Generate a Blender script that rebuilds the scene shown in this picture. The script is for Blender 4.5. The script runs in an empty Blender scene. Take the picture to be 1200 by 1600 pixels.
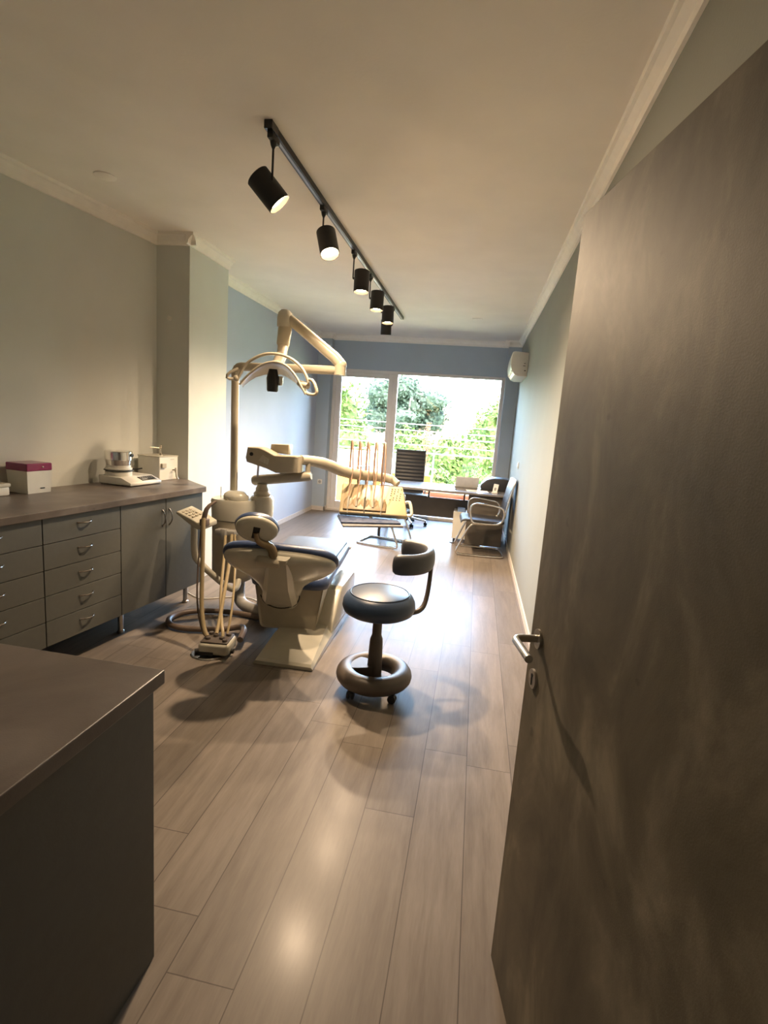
import bpy, bmesh, math, random
from mathutils import Vector, Matrix, Euler
random.seed(7)
sc = bpy.context.scene
COL = sc.collection
PI = math.pi

# ---------------------------------------------------------------- camera
CAMH = 1.54
cam_d = bpy.data.cameras.new('camera')
cam = bpy.data.objects.new('camera', cam_d)
COL.objects.link(cam)
yaw, pit, rol = (math.radians(a) for a in (-9.423, 9.684, 4.158))
fw = Vector((math.sin(yaw) * math.cos(pit), math.cos(yaw) * math.cos(pit), -math.sin(pit)))
rt = Vector((math.cos(yaw), -math.sin(yaw), 0))
up = rt.cross(fw)
r2 = rt * math.cos(rol) + up * math.sin(rol)
u2 = -rt * math.sin(rol) + up * math.cos(rol)
cam.matrix_world = Matrix(((r2.x, u2.x, -fw.x, 0), (r2.y, u2.y, -fw.y, 0), (r2.z, u2.z, -fw.z, CAMH), (0, 0, 0, 1)))
cam_d.sensor_fit = 'VERTICAL'; cam_d.sensor_height = 36; cam_d.sensor_width = 27
cam_d.lens = 819.2 / 1600 * 36
cam_d.clip_start = 0.02; cam_d.clip_end = 300
sc.camera = cam

# ---------------------------------------------------------------- light and exposure
sc.view_settings.view_transform = 'Standard'
sc.view_settings.look = 'None'
sc.view_settings.gamma = 1
sc.view_settings.use_curve_mapping = False
sc.view_settings.exposure = 2.98
SPOT_W = 29.0
SKY = 1.7
SUN = 2.5
world = bpy.data.worlds.new('sky'); sc.world = world
world.use_nodes = True
wn = world.node_tree; wn.nodes.clear()
wo = wn.nodes.new('ShaderNodeOutputWorld'); wb = wn.nodes.new('ShaderNodeBackground')
ws = wn.nodes.new('ShaderNodeTexSky'); ws.sky_type = 'NISHITA'; ws.sun_disc = False
ws.sun_elevation = math.radians(56); ws.sun_rotation = math.radians(150)
ws.air_density = 1.0; ws.dust_density = 2.5; ws.ozone_density = 1.0
wn.links.new(ws.outputs[0], wb.inputs[0]); wb.inputs[1].default_value = SKY
wn.links.new(wb.outputs[0], wo.inputs[0])
sun_d = bpy.data.lights.new('sun', 'SUN'); sun_d.energy = SUN; sun_d.angle = 0.01; sun_d.color = (1, .95, .86)
sun = bpy.data.objects.new('sun', sun_d); COL.objects.link(sun)
sun.rotation_euler = Vector((.45, .62, -1.15)).to_track_quat('-Z', 'Y').to_euler()
sun.location = (-4, -4, 12)
por_d = bpy.data.lights.new('window_portal', 'AREA'); por_d.shape = 'RECTANGLE'; por_d.size = 2.75; por_d.size_y = 2.3
por_d.cycles.is_portal = True
por = bpy.data.objects.new('window_portal', por_d); COL.objects.link(por)
por.location = (-1.05, 8.8, 1.2); por.rotation_euler = (math.radians(-90), 0, 0)
cy = sc.cycles
cy.max_bounces = 10; cy.diffuse_bounces = 8; cy.glossy_bounces = 4; cy.transmission_bounces = 6; cy.transparent_max_bounces = 10
cy.sample_clamp_indirect = 6.0; cy.caustics_reflective = False; cy.caustics_refractive = False
cy.use_denoising = True

# ---------------------------------------------------------------- materials
def nodes_of(m):
    m.use_nodes = True
    nt = m.node_tree
    return nt, nt.nodes['Principled BSDF']
def mat(name, col, rough=.5, metal=0, var=.06, vscale=14, bump=0, bscale=120, coat=0, stretch=None, spec=.5):
    m = bpy.data.materials.new(name); nt, b = nodes_of(m); N = nt.nodes; L = nt.links
    b.inputs['Roughness'].default_value = rough; b.inputs['Metallic'].default_value = metal
    b.inputs['Coat Weight'].default_value = coat; b.inputs['Specular IOR Level'].default_value = spec
    tc = N.new('ShaderNodeTexCoord'); mp = N.new('ShaderNodeMapping'); L.new(tc.outputs['Object'], mp.inputs[0])
    if stretch: mp.inputs['Scale'].default_value = stretch
    nz = N.new('ShaderNodeTexNoise'); nz.inputs['Scale'].default_value = vscale; nz.inputs['Detail'].default_value = 5
    L.new(mp.outputs[0], nz.inputs['Vector'])
    cr = N.new('ShaderNodeValToRGB')
    cr.color_ramp.elements[0].position = .3; cr.color_ramp.elements[1].position = .7
    cr.color_ramp.elements[0].color = (*[c * (1 - var) for c in col], 1)
    cr.color_ramp.elements[1].color = (*[min(1, c * (1 + var)) for c in col], 1)
    L.new(nz.outputs['Fac'], cr.inputs[0]); L.new(cr.outputs[0], b.inputs['Base Color'])
    if bump:
        n2 = N.new('ShaderNodeTexNoise'); n2.inputs['Scale'].default_value = bscale; L.new(mp.outputs[0], n2.inputs['Vector'])
        bp = N.new('ShaderNodeBump'); bp.inputs['Strength'].default_value = bump; bp.inputs['Distance'].default_value = .01
        L.new(n2.outputs['Fac'], bp.inputs['Height']); L.new(bp.outputs[0], b.inputs['Normal'])
    return m
def emis(name, col, s):
    m = bpy.data.materials.new(name); nt, b = nodes_of(m)
    b.inputs['Base Color'].default_value = (*col, 1)
    b.inputs['Emission Color'].default_value = (*col, 1); b.inputs['Emission Strength'].default_value = s
    return m
def concrete(name, c0, c1, c2, rough, scale, stretch, spots=True):
    m = bpy.data.materials.new(name); nt, b = nodes_of(m); N = nt.nodes; L = nt.links
    b.inputs['Roughness'].default_value = rough
    tc = N.new('ShaderNodeTexCoord'); mp = N.new('ShaderNodeMapping'); L.new(tc.outputs['Object'], mp.inputs[0])
    mp.inputs['Scale'].default_value = stretch
    nz = N.new('ShaderNodeTexNoise'); nz.inputs['Scale'].default_value = scale; nz.inputs['Detail'].default_value = 6; nz.inputs['Roughness'].default_value = .6; nz.inputs['Distortion'].default_value = .5
    L.new(mp.outputs[0], nz.inputs['Vector'])
    cr = N.new('ShaderNodeValToRGB'); e = cr.color_ramp.elements
    e[0].position = .34; e[0].color = (*c0, 1); e[1].position = .68; e[1].color = (*c2, 1)
    x = e.new(.52); x.color = (*c1, 1)
    L.new(nz.outputs['Fac'], cr.inputs[0])
    last = cr.outputs[0]
    if spots:
        vo = N.new('ShaderNodeTexNoise'); vo.inputs['Scale'].default_value = 16; vo.inputs['Detail'].default_value = 3
        L.new(tc.outputs['Object'], vo.inputs['Vector'])
        r = N.new('ShaderNodeValToRGB'); r.color_ramp.elements[0].position = .70; r.color_ramp.elements[1].position = .78
        r.color_ramp.elements[0].color = (0, 0, 0, 1); r.color_ramp.elements[1].color = (.7, .7, .7, 1)
        L.new(vo.outputs['Fac'], r.inputs[0])
        mx = N.new('ShaderNodeMix'); mx.data_type = 'RGBA'; L.new(r.outputs[0], mx.inputs['Factor'])
        L.new(last, mx.inputs['A']); mx.inputs['B'].default_value = (*[k * .45 for k in c0], 1)
        last = mx.outputs['Result']
    L.new(last, b.inputs['Base Color'])
    n3 = N.new('ShaderNodeTexNoise'); n3.inputs['Scale'].default_value = 300; L.new(tc.outputs['Object'], n3.inputs['Vector'])
    bp = N.new('ShaderNodeBump'); bp.inputs['Strength'].default_value = .08; bp.inputs['Distance'].default_value = .003
    L.new(n3.outputs['Fac'], bp.inputs['Height']); L.new(bp.outputs[0], b.inputs['Normal'])
    return m
def floor_mat():
    m = bpy.data.materials.new('oak_laminate'); nt, b = nodes_of(m); N = nt.nodes; L = nt.links
    tc = N.new('ShaderNodeTexCoord'); sp = N.new('ShaderNodeSeparateXYZ'); L.new(tc.outputs['Object'], sp.inputs[0])
    def M(op, a, bb=None, c=None):
        n = N.new('ShaderNodeMath'); n.operation = op
        for i, v in enumerate((a, bb, c)):
            if v is None: continue
            if isinstance(v, (int, float)): n.inputs[i].default_value = v
            else: L.new(v, n.inputs[i])
        return n.outputs[0]
    u = M('DIVIDE', M('ADD', sp.outputs['X'], -.1), .2)
    idx = M('FLOOR', u); fu = M('FRACT', u)
    wn_ = N.new('ShaderNodeTexWhiteNoise'); wn_.noise_dimensions = '1D'; L.new(idx, wn_.inputs['W'])
    v = M('ADD', M('DIVIDE', sp.outputs['Y'], 1.29), M('MULTIPLY', wn_.outputs['Value'], 7.3))
    iv = M('FLOOR', v); fv = M('FRACT', v)
    cb = N.new('ShaderNodeCombineXYZ'); L.new(idx, cb.inputs[0]); L.new(iv, cb.inputs[1])
    w2 = N.new('ShaderNodeTexWhiteNoise'); w2.noise_dimensions = '3D'; L.new(cb.outputs[0], w2.inputs['Vector'])
    # grain, shifted per plank
    gx = M('ADD', sp.outputs['X'], M('MULTIPLY', w2.outputs['Value'], 31))
    gy = M('ADD', M('MULTIPLY', sp.outputs['Y'], .10), M('MULTIPLY', w2.outputs['Value'], 17))
    gc = N.new('ShaderNodeCombineXYZ'); L.new(gx, gc.inputs[0]); L.new(gy, gc.inputs[1])
    g = N.new('ShaderNodeTexNoise'); g.inputs['Scale'].default_value = 24; g.inputs['Detail'].default_value = 5; g.inputs['Distortion'].default_value = .5
    L.new(gc.outputs[0], g.inputs['Vector'])
    g2 = N.new('ShaderNodeTexNoise'); g2.inputs['Scale'].default_value = 160; g2.inputs['Detail'].default_value = 3
    L.new(gc.outputs[0], g2.inputs['Vector'])
    fac = M('ADD', M('MULTIPLY', g.outputs['Fac'], .75), M('MULTIPLY', g2.outputs['Fac'], .25))
    cr = N.new('ShaderNodeValToRGB'); e = cr.color_ramp.elements
    e[0].position = .33; e[0].color = (.150, .126, .105, 1); e[1].position = .66; e[1].color = (.208, .178, .150, 1)
    L.new(fac, cr.inputs[0])
    b.inputs['Specular IOR Level'].default_value = .10; b.inputs['Coat Weight'].default_value = .06; b.inputs['Coat Roughness'].default_value = .19
    tone = M('ADD', .88, M('MULTIPLY', w2.outputs['Value'], .24))
    seam = M('MAXIMUM', M('LESS_THAN', M('MINIMUM', fu, M('SUBTRACT', 1, fu)), .009), M('LESS_THAN', M('MINIMUM', fv, M('SUBTRACT', 1, fv)), .0013))
    tone2 = M('MULTIPLY', tone, M('SUBTRACT', 1, M('MULTIPLY', seam, .5)))
    sc_ = N.new('ShaderNodeVectorMath'); sc_.operation = 'SCALE'; L.new(cr.outputs[0], sc_.inputs[0]); L.new(tone2, sc_.inputs['Scale'])
    L.new(sc_.outputs[0], b.inputs['Base Color'])
    L.new(M('ADD', .33, M('MULTIPLY', g.outputs['Fac'], .10)), b.inputs['Roughness'])
    bp = N.new('ShaderNodeBump'); bp.inputs['Strength'].default_value = .13; bp.inputs['Distance'].default_value = .002
    L.new(M('SUBTRACT', fac, M('MULTIPLY', seam, .8)), bp.inputs['Height']); L.new(bp.outputs[0], b.inputs['Normal'])
    return m
def glass_mat():
    m = bpy.data.materials.new('window_glass'); m.use_nodes = True; nt = m.node_tree; N = nt.nodes; L = nt.links; N.clear()
    o = N.new('ShaderNodeOutputMaterial'); t = N.new('ShaderNodeBsdfTransparent'); g = N.new('ShaderNodeBsdfGlossy'); mx = N.new('ShaderNodeMixShader'); f = N.new('ShaderNodeFresnel')
    t.inputs[0].default_value = (.95, .97, .96, 1); g.inputs['Roughness'].default_value = .01; f.inputs[0].default_value = 1.45
    L.new(f.outputs[0], mx.inputs[0]); L.new(t.outputs[0], mx.inputs[1]); L.new(g.outputs[0], mx.inputs[2]); L.new(mx.outputs[0], o.inputs[0])
    return m
def leaf_mat(name, c0, c1, trans=.3):
    m = bpy.data.materials.new(name); nt, b = nodes_of(m); N = nt.nodes; L = nt.links
    tc = N.new('ShaderNodeTexCoord'); nz = N.new('ShaderNodeTexNoise'); nz.inputs['Scale'].default_value = 1.3; nz.inputs['Detail'].default_value = 4
    L.new(tc.outputs['Object'], nz.inputs['Vector']); cr = N.new('ShaderNodeValToRGB')
    cr.color_ramp.elements[0].position = .35; cr.color_ramp.elements[1].position = .65
    cr.color_ramp.elements[0].color = (*c0, 1); cr.color_ramp.elements[1].color = (*c1, 1)
    L.new(nz.outputs['Fac'], cr.inputs[0]); L.new(cr.outputs[0], b.inputs['Base Color']); b.inputs['Roughness'].default_value = .7; b.inputs['Specular IOR Level'].default_value = .1
    tr = N.new('ShaderNodeBsdfTranslucent'); L.new(cr.outputs[0], tr.inputs[0]); mx = N.new('ShaderNodeMixShader'); mx.inputs[0].default_value = trans
    L.new(b.outputs[0], mx.inputs[1]); L.new(tr.outputs[0], mx.inputs[2]); L.new(mx.outputs[0], N['Material Output'].inputs[0])
    return m

m_ceil = mat('ceiling_paint', (.88, .83, .76), .9, var=.03, vscale=3, bump=.05, bscale=60)
m_corn = mat('cornice_plaster', (.86, .82, .75), .8, var=.03)
m_wall = mat('grey_wall_paint', (.60, .61, .575), .85, var=.03, vscale=2.5, bump=.06, bscale=90)
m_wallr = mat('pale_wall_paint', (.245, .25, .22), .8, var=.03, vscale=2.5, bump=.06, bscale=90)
m_blue = mat('light_blue_paint', (.42, .47, .57), .85, var=.03, vscale=2.5, bump=.06, bscale=90)
m_blued = mat('deep_blue_paint', (.40, .47, .54), .85, var=.03, vscale=2.5, bump=.06, bscale=90)
m_base = mat('skirting', (.55, .50, .45), .6)
m_floor = floor_mat()
m_frame = mat('window_frame_plastic', (.72, .68, .64), .4, var=.02)
m_glass = glass_mat()
m_console = mat('warm_lit_beige_plastic', (.42, .33, .19), .4, var=.04)  # beige plastic with warm lamp and parapet light put into its colour
m_pull = mat('dark_nickel', (.30, .28, .26), .25, metal=1)
m_door = concrete('concrete_look_door', (.066, .056, .038), (.116, .099, .069), (.215, .186, .136), .60, 4.2, (1.3, 1.3, .72))
m_top = concrete('worktop_laminate', (.075, .060, .050), (.110, .090, .078), (.165, .140, .122), .38, 3.2, (1, 1, 1))
m_cab = mat('grey_cabinet_laminate', (.090, .092, .084), .5, var=.05, vscale=30, bump=.03)
m_gap = mat('dark_gap', (.02, .019, .018), .8)
m_chrome = mat('chrome', (.75, .73, .70), .16, metal=1, var=.03)
m_satin = mat('satin_steel', (.52, .49, .45), .32, metal=1, var=.04)
m_black = mat('black_metal', (.012, .011, .010), .45, var=.1)
m_blackg = mat('black_gloss', (.02, .02, .02), .18, var=.05)
m_leather = mat('black_leather', (.030, .030, .032), .42, bump=.15, bscale=220)
m_stool = mat('dark_blue_vinyl', (.026, .046, .088), .36, bump=.05, bscale=200)
m_stool_b = mat('grey_blue_vinyl', (.058, .060, .070), .38, bump=.05, bscale=200)
m_brown = mat('dark_brown_plastic', (.072, .056, .045), .42, var=.08)
m_cream = mat('cream_enamel', (.50, .475, .395), .26, var=.03, coat=.3)
m_cream2 = mat('aged_cream_plastic', (.40, .355, .27), .38, var=.05)
m_white = mat('white_plastic', (.68, .66, .60), .35, var=.03)
m_navy = mat('navy_vinyl', (.030, .050, .115), .34, bump=.05, bscale=200)
m_greypad = mat('blue_grey_vinyl', (.075, .085, .105), .5, bump=.05, bscale=200)
m_hose_g = mat('khaki_hose', (.30, .235, .13), .45, var=.08)
m_hose_b = mat('brown_hose', (.13, .095, .075), .42, var=.08)
m_hose_p = mat('pinkish_hose', (.42, .27, .19), .4, var=.05)
m_rail = mat('grey_rail', (.25, .27, .30), .4, metal=.5)
m_wire = mat('white_cable', (.85, .85, .85), .5)
m_terra = mat('terracotta', (.48, .16, .06), .7)
m_yellow = mat('yellow_render', (.42, .20, .02), .85)
m_creamr = mat('cream_render', (.50, .42, .28), .85)
m_bark = mat('bark', (.14, .10, .07), .9, var=.3)
m_leaf = leaf_mat('leaves_light', (.028, .050, .008), (.060, .088, .022))
m_leafd = leaf_mat('leaves_deep', (.018, .030, .018), (.036, .050, .034))
m_vine = leaf_mat('dry_vine', (.20, .07, .03), (.30, .12, .06))
m_roof = mat('roof_tiles', (.26, .10, .06), .8, var=.25, vscale=6)
m_ground = mat('ground', (.20, .24, .12), .95, var=.3, vscale=.3)
m_tile = mat('balcony_tiles', (.55, .45, .36), .6)
m_purple = mat('magenta_lid', (.22, .012, .085), .25, coat=.3)
m_paper = mat('paper', (.85, .83, .80), .7)
m_steel = mat('brushed_metal', (.68, .62, .54), .22, metal=1)
m_desk = mat('desk_laminate', (.19, .18, .17), .26, spec=.9, var=.08, vscale=8)
m_deskd = mat('desk_panel', (.115, .10, .082), .5, var=.08, vscale=8)
m_screen = mat('dark_display', (.05, .055, .06), .15)
m_bulb = emis('lamp_glow', (1, .66, .34), 30)
m_grey = mat('grey_plastic', (.32, .31, .29), .4)
m_bluebib = mat('blue_silicone_mat', (.022, .040, .095), .6, var=.3, vscale=30, bump=.5, bscale=24)

# ---------------------------------------------------------------- mesh builder
class MB:
    def __init__(s, M=None):
        s.bm = bmesh.new(); s.M = M or Matrix.Identity(4)
    def V(s, p): return s.bm.verts.new(s.M @ Vector(p))
    def face(s, vs):
        try: return s.bm.faces.new(vs)
        except ValueError: return None
    def box(s, x0, x1, y0, y1, z0, z1, bev=0, seg=2, M=None):
        b2 = bmesh.new()
        bmesh.ops.create_cube(b2, size=1)
        for v in b2.verts: v.co = Vector((x0 + (v.co.x + .5) * (x1 - x0), y0 + (v.co.y + .5) * (y1 - y0), z0 + (v.co.z + .5) * (z1 - z0)))
        if bev: bmesh.ops.bevel(b2, geom=b2.edges[:], offset=bev, segments=seg, affect='EDGES', profile=.5)
        s.merge(b2, M); return s
    def merge(s, b2, M=None):
        T = s.M @ M if M else s.M
        mp = {v: s.bm.verts.new(T @ v.co) for v in b2.verts}
        for f in b2.faces: s.face([mp[v] for v in f.verts])
        b2.free()
    def prism(s, pts, h0, h1, axis='z', bev=0, seg=2, M=None):
        """outline pts (2D) extruded between h0 and h1 along axis"""
        b2 = bmesh.new()
        def mk(p, h): return {'z': (p[0], p[1], h), 'x': (h, p[0], p[1]), 'y': (p[0], h, p[1])}[axis]
        a = [b2.verts.new(mk(p, h0)) for p in pts]; b = [b2.verts.new(mk(p, h1)) for p in pts]
        n = len(pts)
        b2.faces.new(a[::-1]); b2.faces.new(b)
        for i in range(n): b2.faces.new((a[i], a[(i + 1) % n], b[(i + 1) % n], b[i]))
        bmesh.ops.recalc_face_normals(b2, faces=b2.faces[:])
        if bev:
            ed = [e for e in b2.edges if all(len(f.verts) == n for f in e.link_faces if 0) and (e.verts[0] in a) == (e.verts[1] in a)] if n > 8 else b2.edges[:]
            bmesh.ops.bevel(b2, geom=ed, offset=bev, segments=seg, affect='EDGES', profile=.5)
        s.merge(b2, M); return s
    def tube(s, pts, r, n=10, cap=True, closed=False, smooth=0, flat=None):
        P = [Vector(p) for p in pts]
        R = list(r) if isinstance(r, (list, tuple)) else [r] * len(P)
        for _ in range(smooth):
            Q = []; S = []; m = len(P)
            rng = range(m) if closed else range(m - 1)
            if not closed: Q.append(P[0]); S.append(R[0])
            for i in rng:
                a, b = P[i], P[(i + 1) % m]; ra, rb = R[i], R[(i + 1) % m]
                Q += [a * .75 + b * .25, a * .25 + b * .75]; S += [ra * .75 + rb * .25, ra * .25 + rb * .75]
            if not closed: Q.append(P[-1]); S.append(R[-1])
            P, R = Q, S
        m = len(P); rings = []
        t = (P[1] - P[0]).normalized(); nrm = t.orthogonal().normalized()
        for i in range(m):
            if closed: t2 = (P[(i + 1) % m] - P[i - 1]).normalized()
            elif i == 0: t2 = (P[1] - P[0]).normalized()
            elif i == m - 1: t2 = (P[-1] - P[-2]).normalized()
            else: t2 = (P[i + 1] - P[i - 1]).normalized()
            nrm = (nrm - t2 * nrm.dot(t2))
            nrm = nrm.normalized() if nrm.length > 1e-6 else t2.orthogonal().normalized()
            bi = t2.cross(nrm)
            ring = []
            for k in range(n):
                a = 2 * PI * k / n
                d = nrm * math.cos(a) * R[i] + bi * math.sin(a) * R[i]
                if flat: d.z *= flat
                ring.append(s.V(P[i] + d))
            rings.append(ring)
        for i in range(m if closed else m - 1):
            A, B = rings[i], rings[(i + 1) % m]
            for k in range(n): s.face((A[k], A[(k + 1) % n], B[(k + 1) % n], B[k]))
        if cap and not closed: s.face(rings[0][::-1]); s.face(rings[-1])
        return s
    def cyl(s, p0, p1, r0, r1=None, n=24): return s.tube([p0, p1], [r0, r1 if r1 is not None else r0], n)
    def lathe(s, prof, c=(0, 0, 0), n=32, sx=1, sy=1, M=None, cap=True):
        """prof: (radius, height) pairs bottom to top"""
        c = Vector(c); T = M or Matrix.Identity(4); rings = []
        for (r, h) in prof:
            if r < 1e-6: rings.append([s.V(T @ (c + Vector((0, 0, h))))])
            else: rings.append([s.V(T @ (c + Vector((r * sx * math.cos(2 * PI * k / n), r * sy * math.sin(2 * PI * k / n), h)))) for k in range(n)])
        for A, B in zip(rings, rings[1:]):
            if len(A) == 1 and len(B) == 1: continue
            for k in range(n):
                if len(A) == 1: s.face((A[0], B[(k + 1) % n], B[k]))
                elif len(B) == 1: s.face((A[k], A[(k + 1) % n], B[0]))
                else: s.face((A[k], A[(k + 1) % n], B[(k + 1) % n], B[k]))
        if cap and len(rings[0]) > 1: s.face(rings[0][::-1])
        if cap and len(rings[-1]) > 1: s.face(rings[-1])
        return s
    def ball(s, c, rx, ry=None, rz=None, n=20, M=None):
        ry = ry or rx; rz = rz or rx
        prof = [(math.sin(PI * i / 12), -math.cos(PI * i / 12)) for i in range(13)]
        prof[0] = (0, -1); prof[-1] = (0, 1)
        T = (M or Matrix.Identity(4)) @ Matrix.Translation(c) @ Matrix.Diagonal((rx, ry, rz, 1))
        return s.lathe(prof, n=n, M=T)
    def grid(s, rows, closed_v=False):
        """rows of points -> surface"""
        VV = [[s.V(p) for p in row] for row in rows]
        for A, B in zip(VV, VV[1:]):
            m = len(A)
            for k in range(m if closed_v else m - 1): s.face((A[k], A[(k + 1) % m], B[(k + 1) % m], B[k]))
        return VV
    def loft(s, rings):
        VV = s.grid(rings, True); s.face(VV[0][::-1]); s.face(VV[-1]); return s

WM = {}
def link(o, parent=None):
    COL.objects.link(o)
    if parent: o.parent = parent
def empty(name, label, cat, loc=(0, 0, 0), rz=0, group=None):
    o = bpy.data.objects.new(name, None); o.empty_display_size = .1
    link(o); o.location = loc; o.rotation_euler = (0, 0, rz)
    WM[o.name] = Matrix.Translation(loc) @ Matrix.Rotation(rz, 4, 'Z')
    o['label'] = label; o['category'] = cat
    if group: o['group'] = group
    return o
def part(name, mb, m, parent=None, world=False, smooth=True, label=None, ang=35, sub=0):
    """one mesh object; world=True: the geometry was given in world space"""
    me = bpy.data.meshes.new(name)
    if world and parent is not None:
        mb.bm.transform(WM[parent.name].inverted())
    bmesh.ops.recalc_face_normals(mb.bm, faces=mb.bm.faces[:])
    mb.bm.to_mesh(me); mb.bm.free()
    me.materials.append(m)
    if smooth:
        me.polygons.foreach_set('use_smooth', [True] * len(me.polygons))
        try: me.set_sharp_from_angle(angle=math.radians(ang))
        except Exception: pass
    o = bpy.data.objects.new(name, me)
    link(o, parent)
    WM[o.name] = WM[parent.name] if parent else Matrix.Identity(4)
    if label: o['label'] = label
    if sub:
        md = o.modifiers.new('subsurf', 'SUBSURF'); md.levels = sub; md.render_levels = sub
    return o
def solo(name, mb, m, label, cat, group=None, origin=None, **k):
    o = part(name, mb, m, **k)
    if origin is not None:
        o.data.transform(Matrix.Translation(-Vector(origin))); o.location = origin
        WM[o.name] = Matrix.Translation(origin)
    o['label'] = label; o['category'] = cat
    if group: o['group'] = group
    return o
def struct(name, mb, m, label, parent=None, **k):
    o = part(name, mb, m, parent=parent, **k)
    o['label'] = label
    if not parent: o['kind'] = 'structure'; o['category'] = name.split('_')[0]
    return o
def copy_tree(o, parent=None):
    c = o.copy(); COL.objects.link(c); c.parent = parent
    WM[c.name] = WM.get(o.name, Matrix.Identity(4))
    for ch in list(o.children): copy_tree(ch, c)
    return c

# ================================================================= THE SETTING
ZC, ZK, XR, XL = 2.885, 2.80, .53, -2.66        # ceiling, cornice underside, right wall, blue wall
LA = math.radians(9)
def lw(y, off=0): return -2.67 - math.tan(LA) * (4.08 - y) + off     # face of the slanted grey wall
YF = -1.5                                          # wall behind the camera
b = MB(); b.box(-3.9, .8, YF - .2, 8.95, -.1, 0); struct('floor', b, m_floor, 'light oak laminate floor of wide planks running to the window', smooth=False)
b = MB(); b.box(-3.9, .8, YF - .2, 8.95, ZC, ZC + .15); struct('ceiling', b, m_ceil, 'plain off-white painted ceiling over the whole room', smooth=False)
b = MB(); b.prism([(lw(YF), YF), (lw(4.1), 4.1), (-3.6, 4.1), (-3.9, YF)], 0, ZC); struct('wall_left', b, m_wall, 'warm grey painted wall behind the long worktop', smooth=False)
b = MB(); b.box(-3.0, -2.38, 4.08, 4.74, 0, ZC, bev=.004); struct('wall_column', b, m_wall, 'square grey column between grey wall and blue wall', smooth=False)
b = MB(); b.box(XL - .2, XL, 4.74, 8.95, 0, ZC); struct('wall_blue', b, m_blue, 'light blue painted side wall behind the dental lamp', smooth=False)
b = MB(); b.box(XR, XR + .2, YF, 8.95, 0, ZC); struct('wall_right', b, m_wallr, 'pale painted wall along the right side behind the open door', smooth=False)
b = MB(); b.box(-3.9, .8, YF - .2, YF, 0, ZC); struct('wall_front', b, m_wall, 'grey wall on the entrance side of the room', smooth=False)
b = MB(); b.box(.425, XR, .30, .42, 0, ZC); struct('trim_door_jamb', b, m_frame, 'short jamb that carries the open door', smooth=False)
b = MB(); b.box(XL, -2.44, 8.45, 8.95, 0, ZC); struct('wall_pillar_left', b, m_blued, 'darker blue pillar left of the balcony window', smooth=False)
b = MB(); b.box(.335, XR, 8.45, 8.95, 0, ZC); struct('wall_pillar_right', b, m_blued, 'darker blue pillar right of the balcony window', smooth=False)
b = MB(); b.box(-2.44, .335, 8.58, 8.95, 2.36, ZC); struct('wall_beam', b, m_blued, 'darker blue beam above the balcony window', smooth=False)
def cornice(runs, name, label):
    b = MB()
    prof = [(0, 0), (.014, .002), (.020, .030), (.045, .060), (.060, .066), (.064, .085), (0, .085)]
    for (p0, p1, n) in runs:
        p0 = Vector((*p0, 0)); p1 = Vector((*p1, 0)); n = Vector((*n, 0)).normalized()
        r = [[(q + n * a + Vector((0, 0, ZK + h))) for (a, h) in prof] for q in (p0, p1)]
        b.loft(r)
    return struct(name, b, m_corn, label, smooth=False)
e = .06
cornice([((lw(YF), YF), (lw(4.08), 4.08), (1, -math.tan(LA)))], 'trim_1', 'off-white cornice along the grey wall')
cornice([((-2.70, 4.08), (-2.38 + e, 4.08), (0, -1)), ((-2.38, 4.08 - e), (-2.38, 4.74), (1, 0))], 'trim_2', 'off-white cornice around the column head')
cornice([((XL, 4.74), (XL, 8.45), (1, 0))], 'trim_3', 'off-white cornice along the light blue wall')
cornice([((XL, 8.45), (-2.44 + e, 8.45), (0, -1)), ((-2.44, 8.45 - e), (-2.44, 8.58), (1, 0)), ((-2.44, 8.58), (.335, 8.58), (0, -1)), ((.335, 8.58), (.335, 8.45 - e), (-1, 0)), ((.335 - e, 8.45), (XR, 8.45), (0, -1))], 'trim_4', 'off-white cornice above the window wall')
cornice([((XR, YF), (XR, 8.45), (-1, 0))], 'trim_5', 'off-white cornice along the right wall')
b = MB(); b.box(XR - .012, XR, .58, 8.45, 0, .06); struct('baseboard_right', b, m_base, 'thin pale skirting along the right wall', smooth=False)
b = MB(); b.box(XL, XL + .012, 4.74, 8.45, 0, .06); struct('baseboard_left', b, m_base, 'thin pale skirting along the light blue wall', smooth=False)
b = MB(); b.box(XL, -2.43, 8.44, 8.452, 0, .07); b.box(-2.442, -2.43, 8.44, 8.6, 0, .07); struct('baseboard_pillar', b, m_base, 'pale skirting around the foot of the left blue pillar', smooth=False)

# balcony door and window
w = MB()
for (x0, x1, z0, z1) in ((-2.44, -2.385, 0, 2.36), (.28, .335, 0, 2.36), (-2.385, .28, 2.315, 2.36), (-2.385, .28, 0, .045), (-1.43, -1.355, .045, 2.315)):
    w.box(x0, x1, 8.60, 8.68, z0, z1, bev=.004)
win = struct('window_1', w, m_frame, 'wide off-white balcony window with a fixed right pane', smooth=False)
s_ = MB()
for (x0, x1, z0, z1) in ((-2.385, -2.295, .045, 2.315), (-1.51, -1.43, .045, 2.315), (-2.295, -1.51, 2.235, 2.315), (-2.295, -1.51, .045, .16)):
    s_.box(x0, x1, 8.615, 8.67, z0, z1, bev=.006)
o = part('sash', s_, m_frame, win, smooth=False)
g = MB(); g.box(-2.295, -1.51, 8.640, 8.646, .16, 2.235); part('pane', g, m_glass, o, smooth=False)
g = MB(); g.box(-1.355, .28, 8.640, 8.646, .045, 2.315); part('pane', g, m_glass, win, smooth=False)
h = MB(); h.box(-1.49, -1.462, 8.606, 8.616, .96, 1.10, bev=.003); h.tube([(-1.476, 8.61, 1.04), (-1.476, 8.575, 1.04), (-1.476, 8.57, .94)], .009); part('window_handle', h, m_white, win)
b = MB(); b.box(-2.44, .335, 8.56, 8.60, 0, .02); struct('trim_6', b, m_base, 'pale threshold strip under the balcony window', smooth=False)

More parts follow.
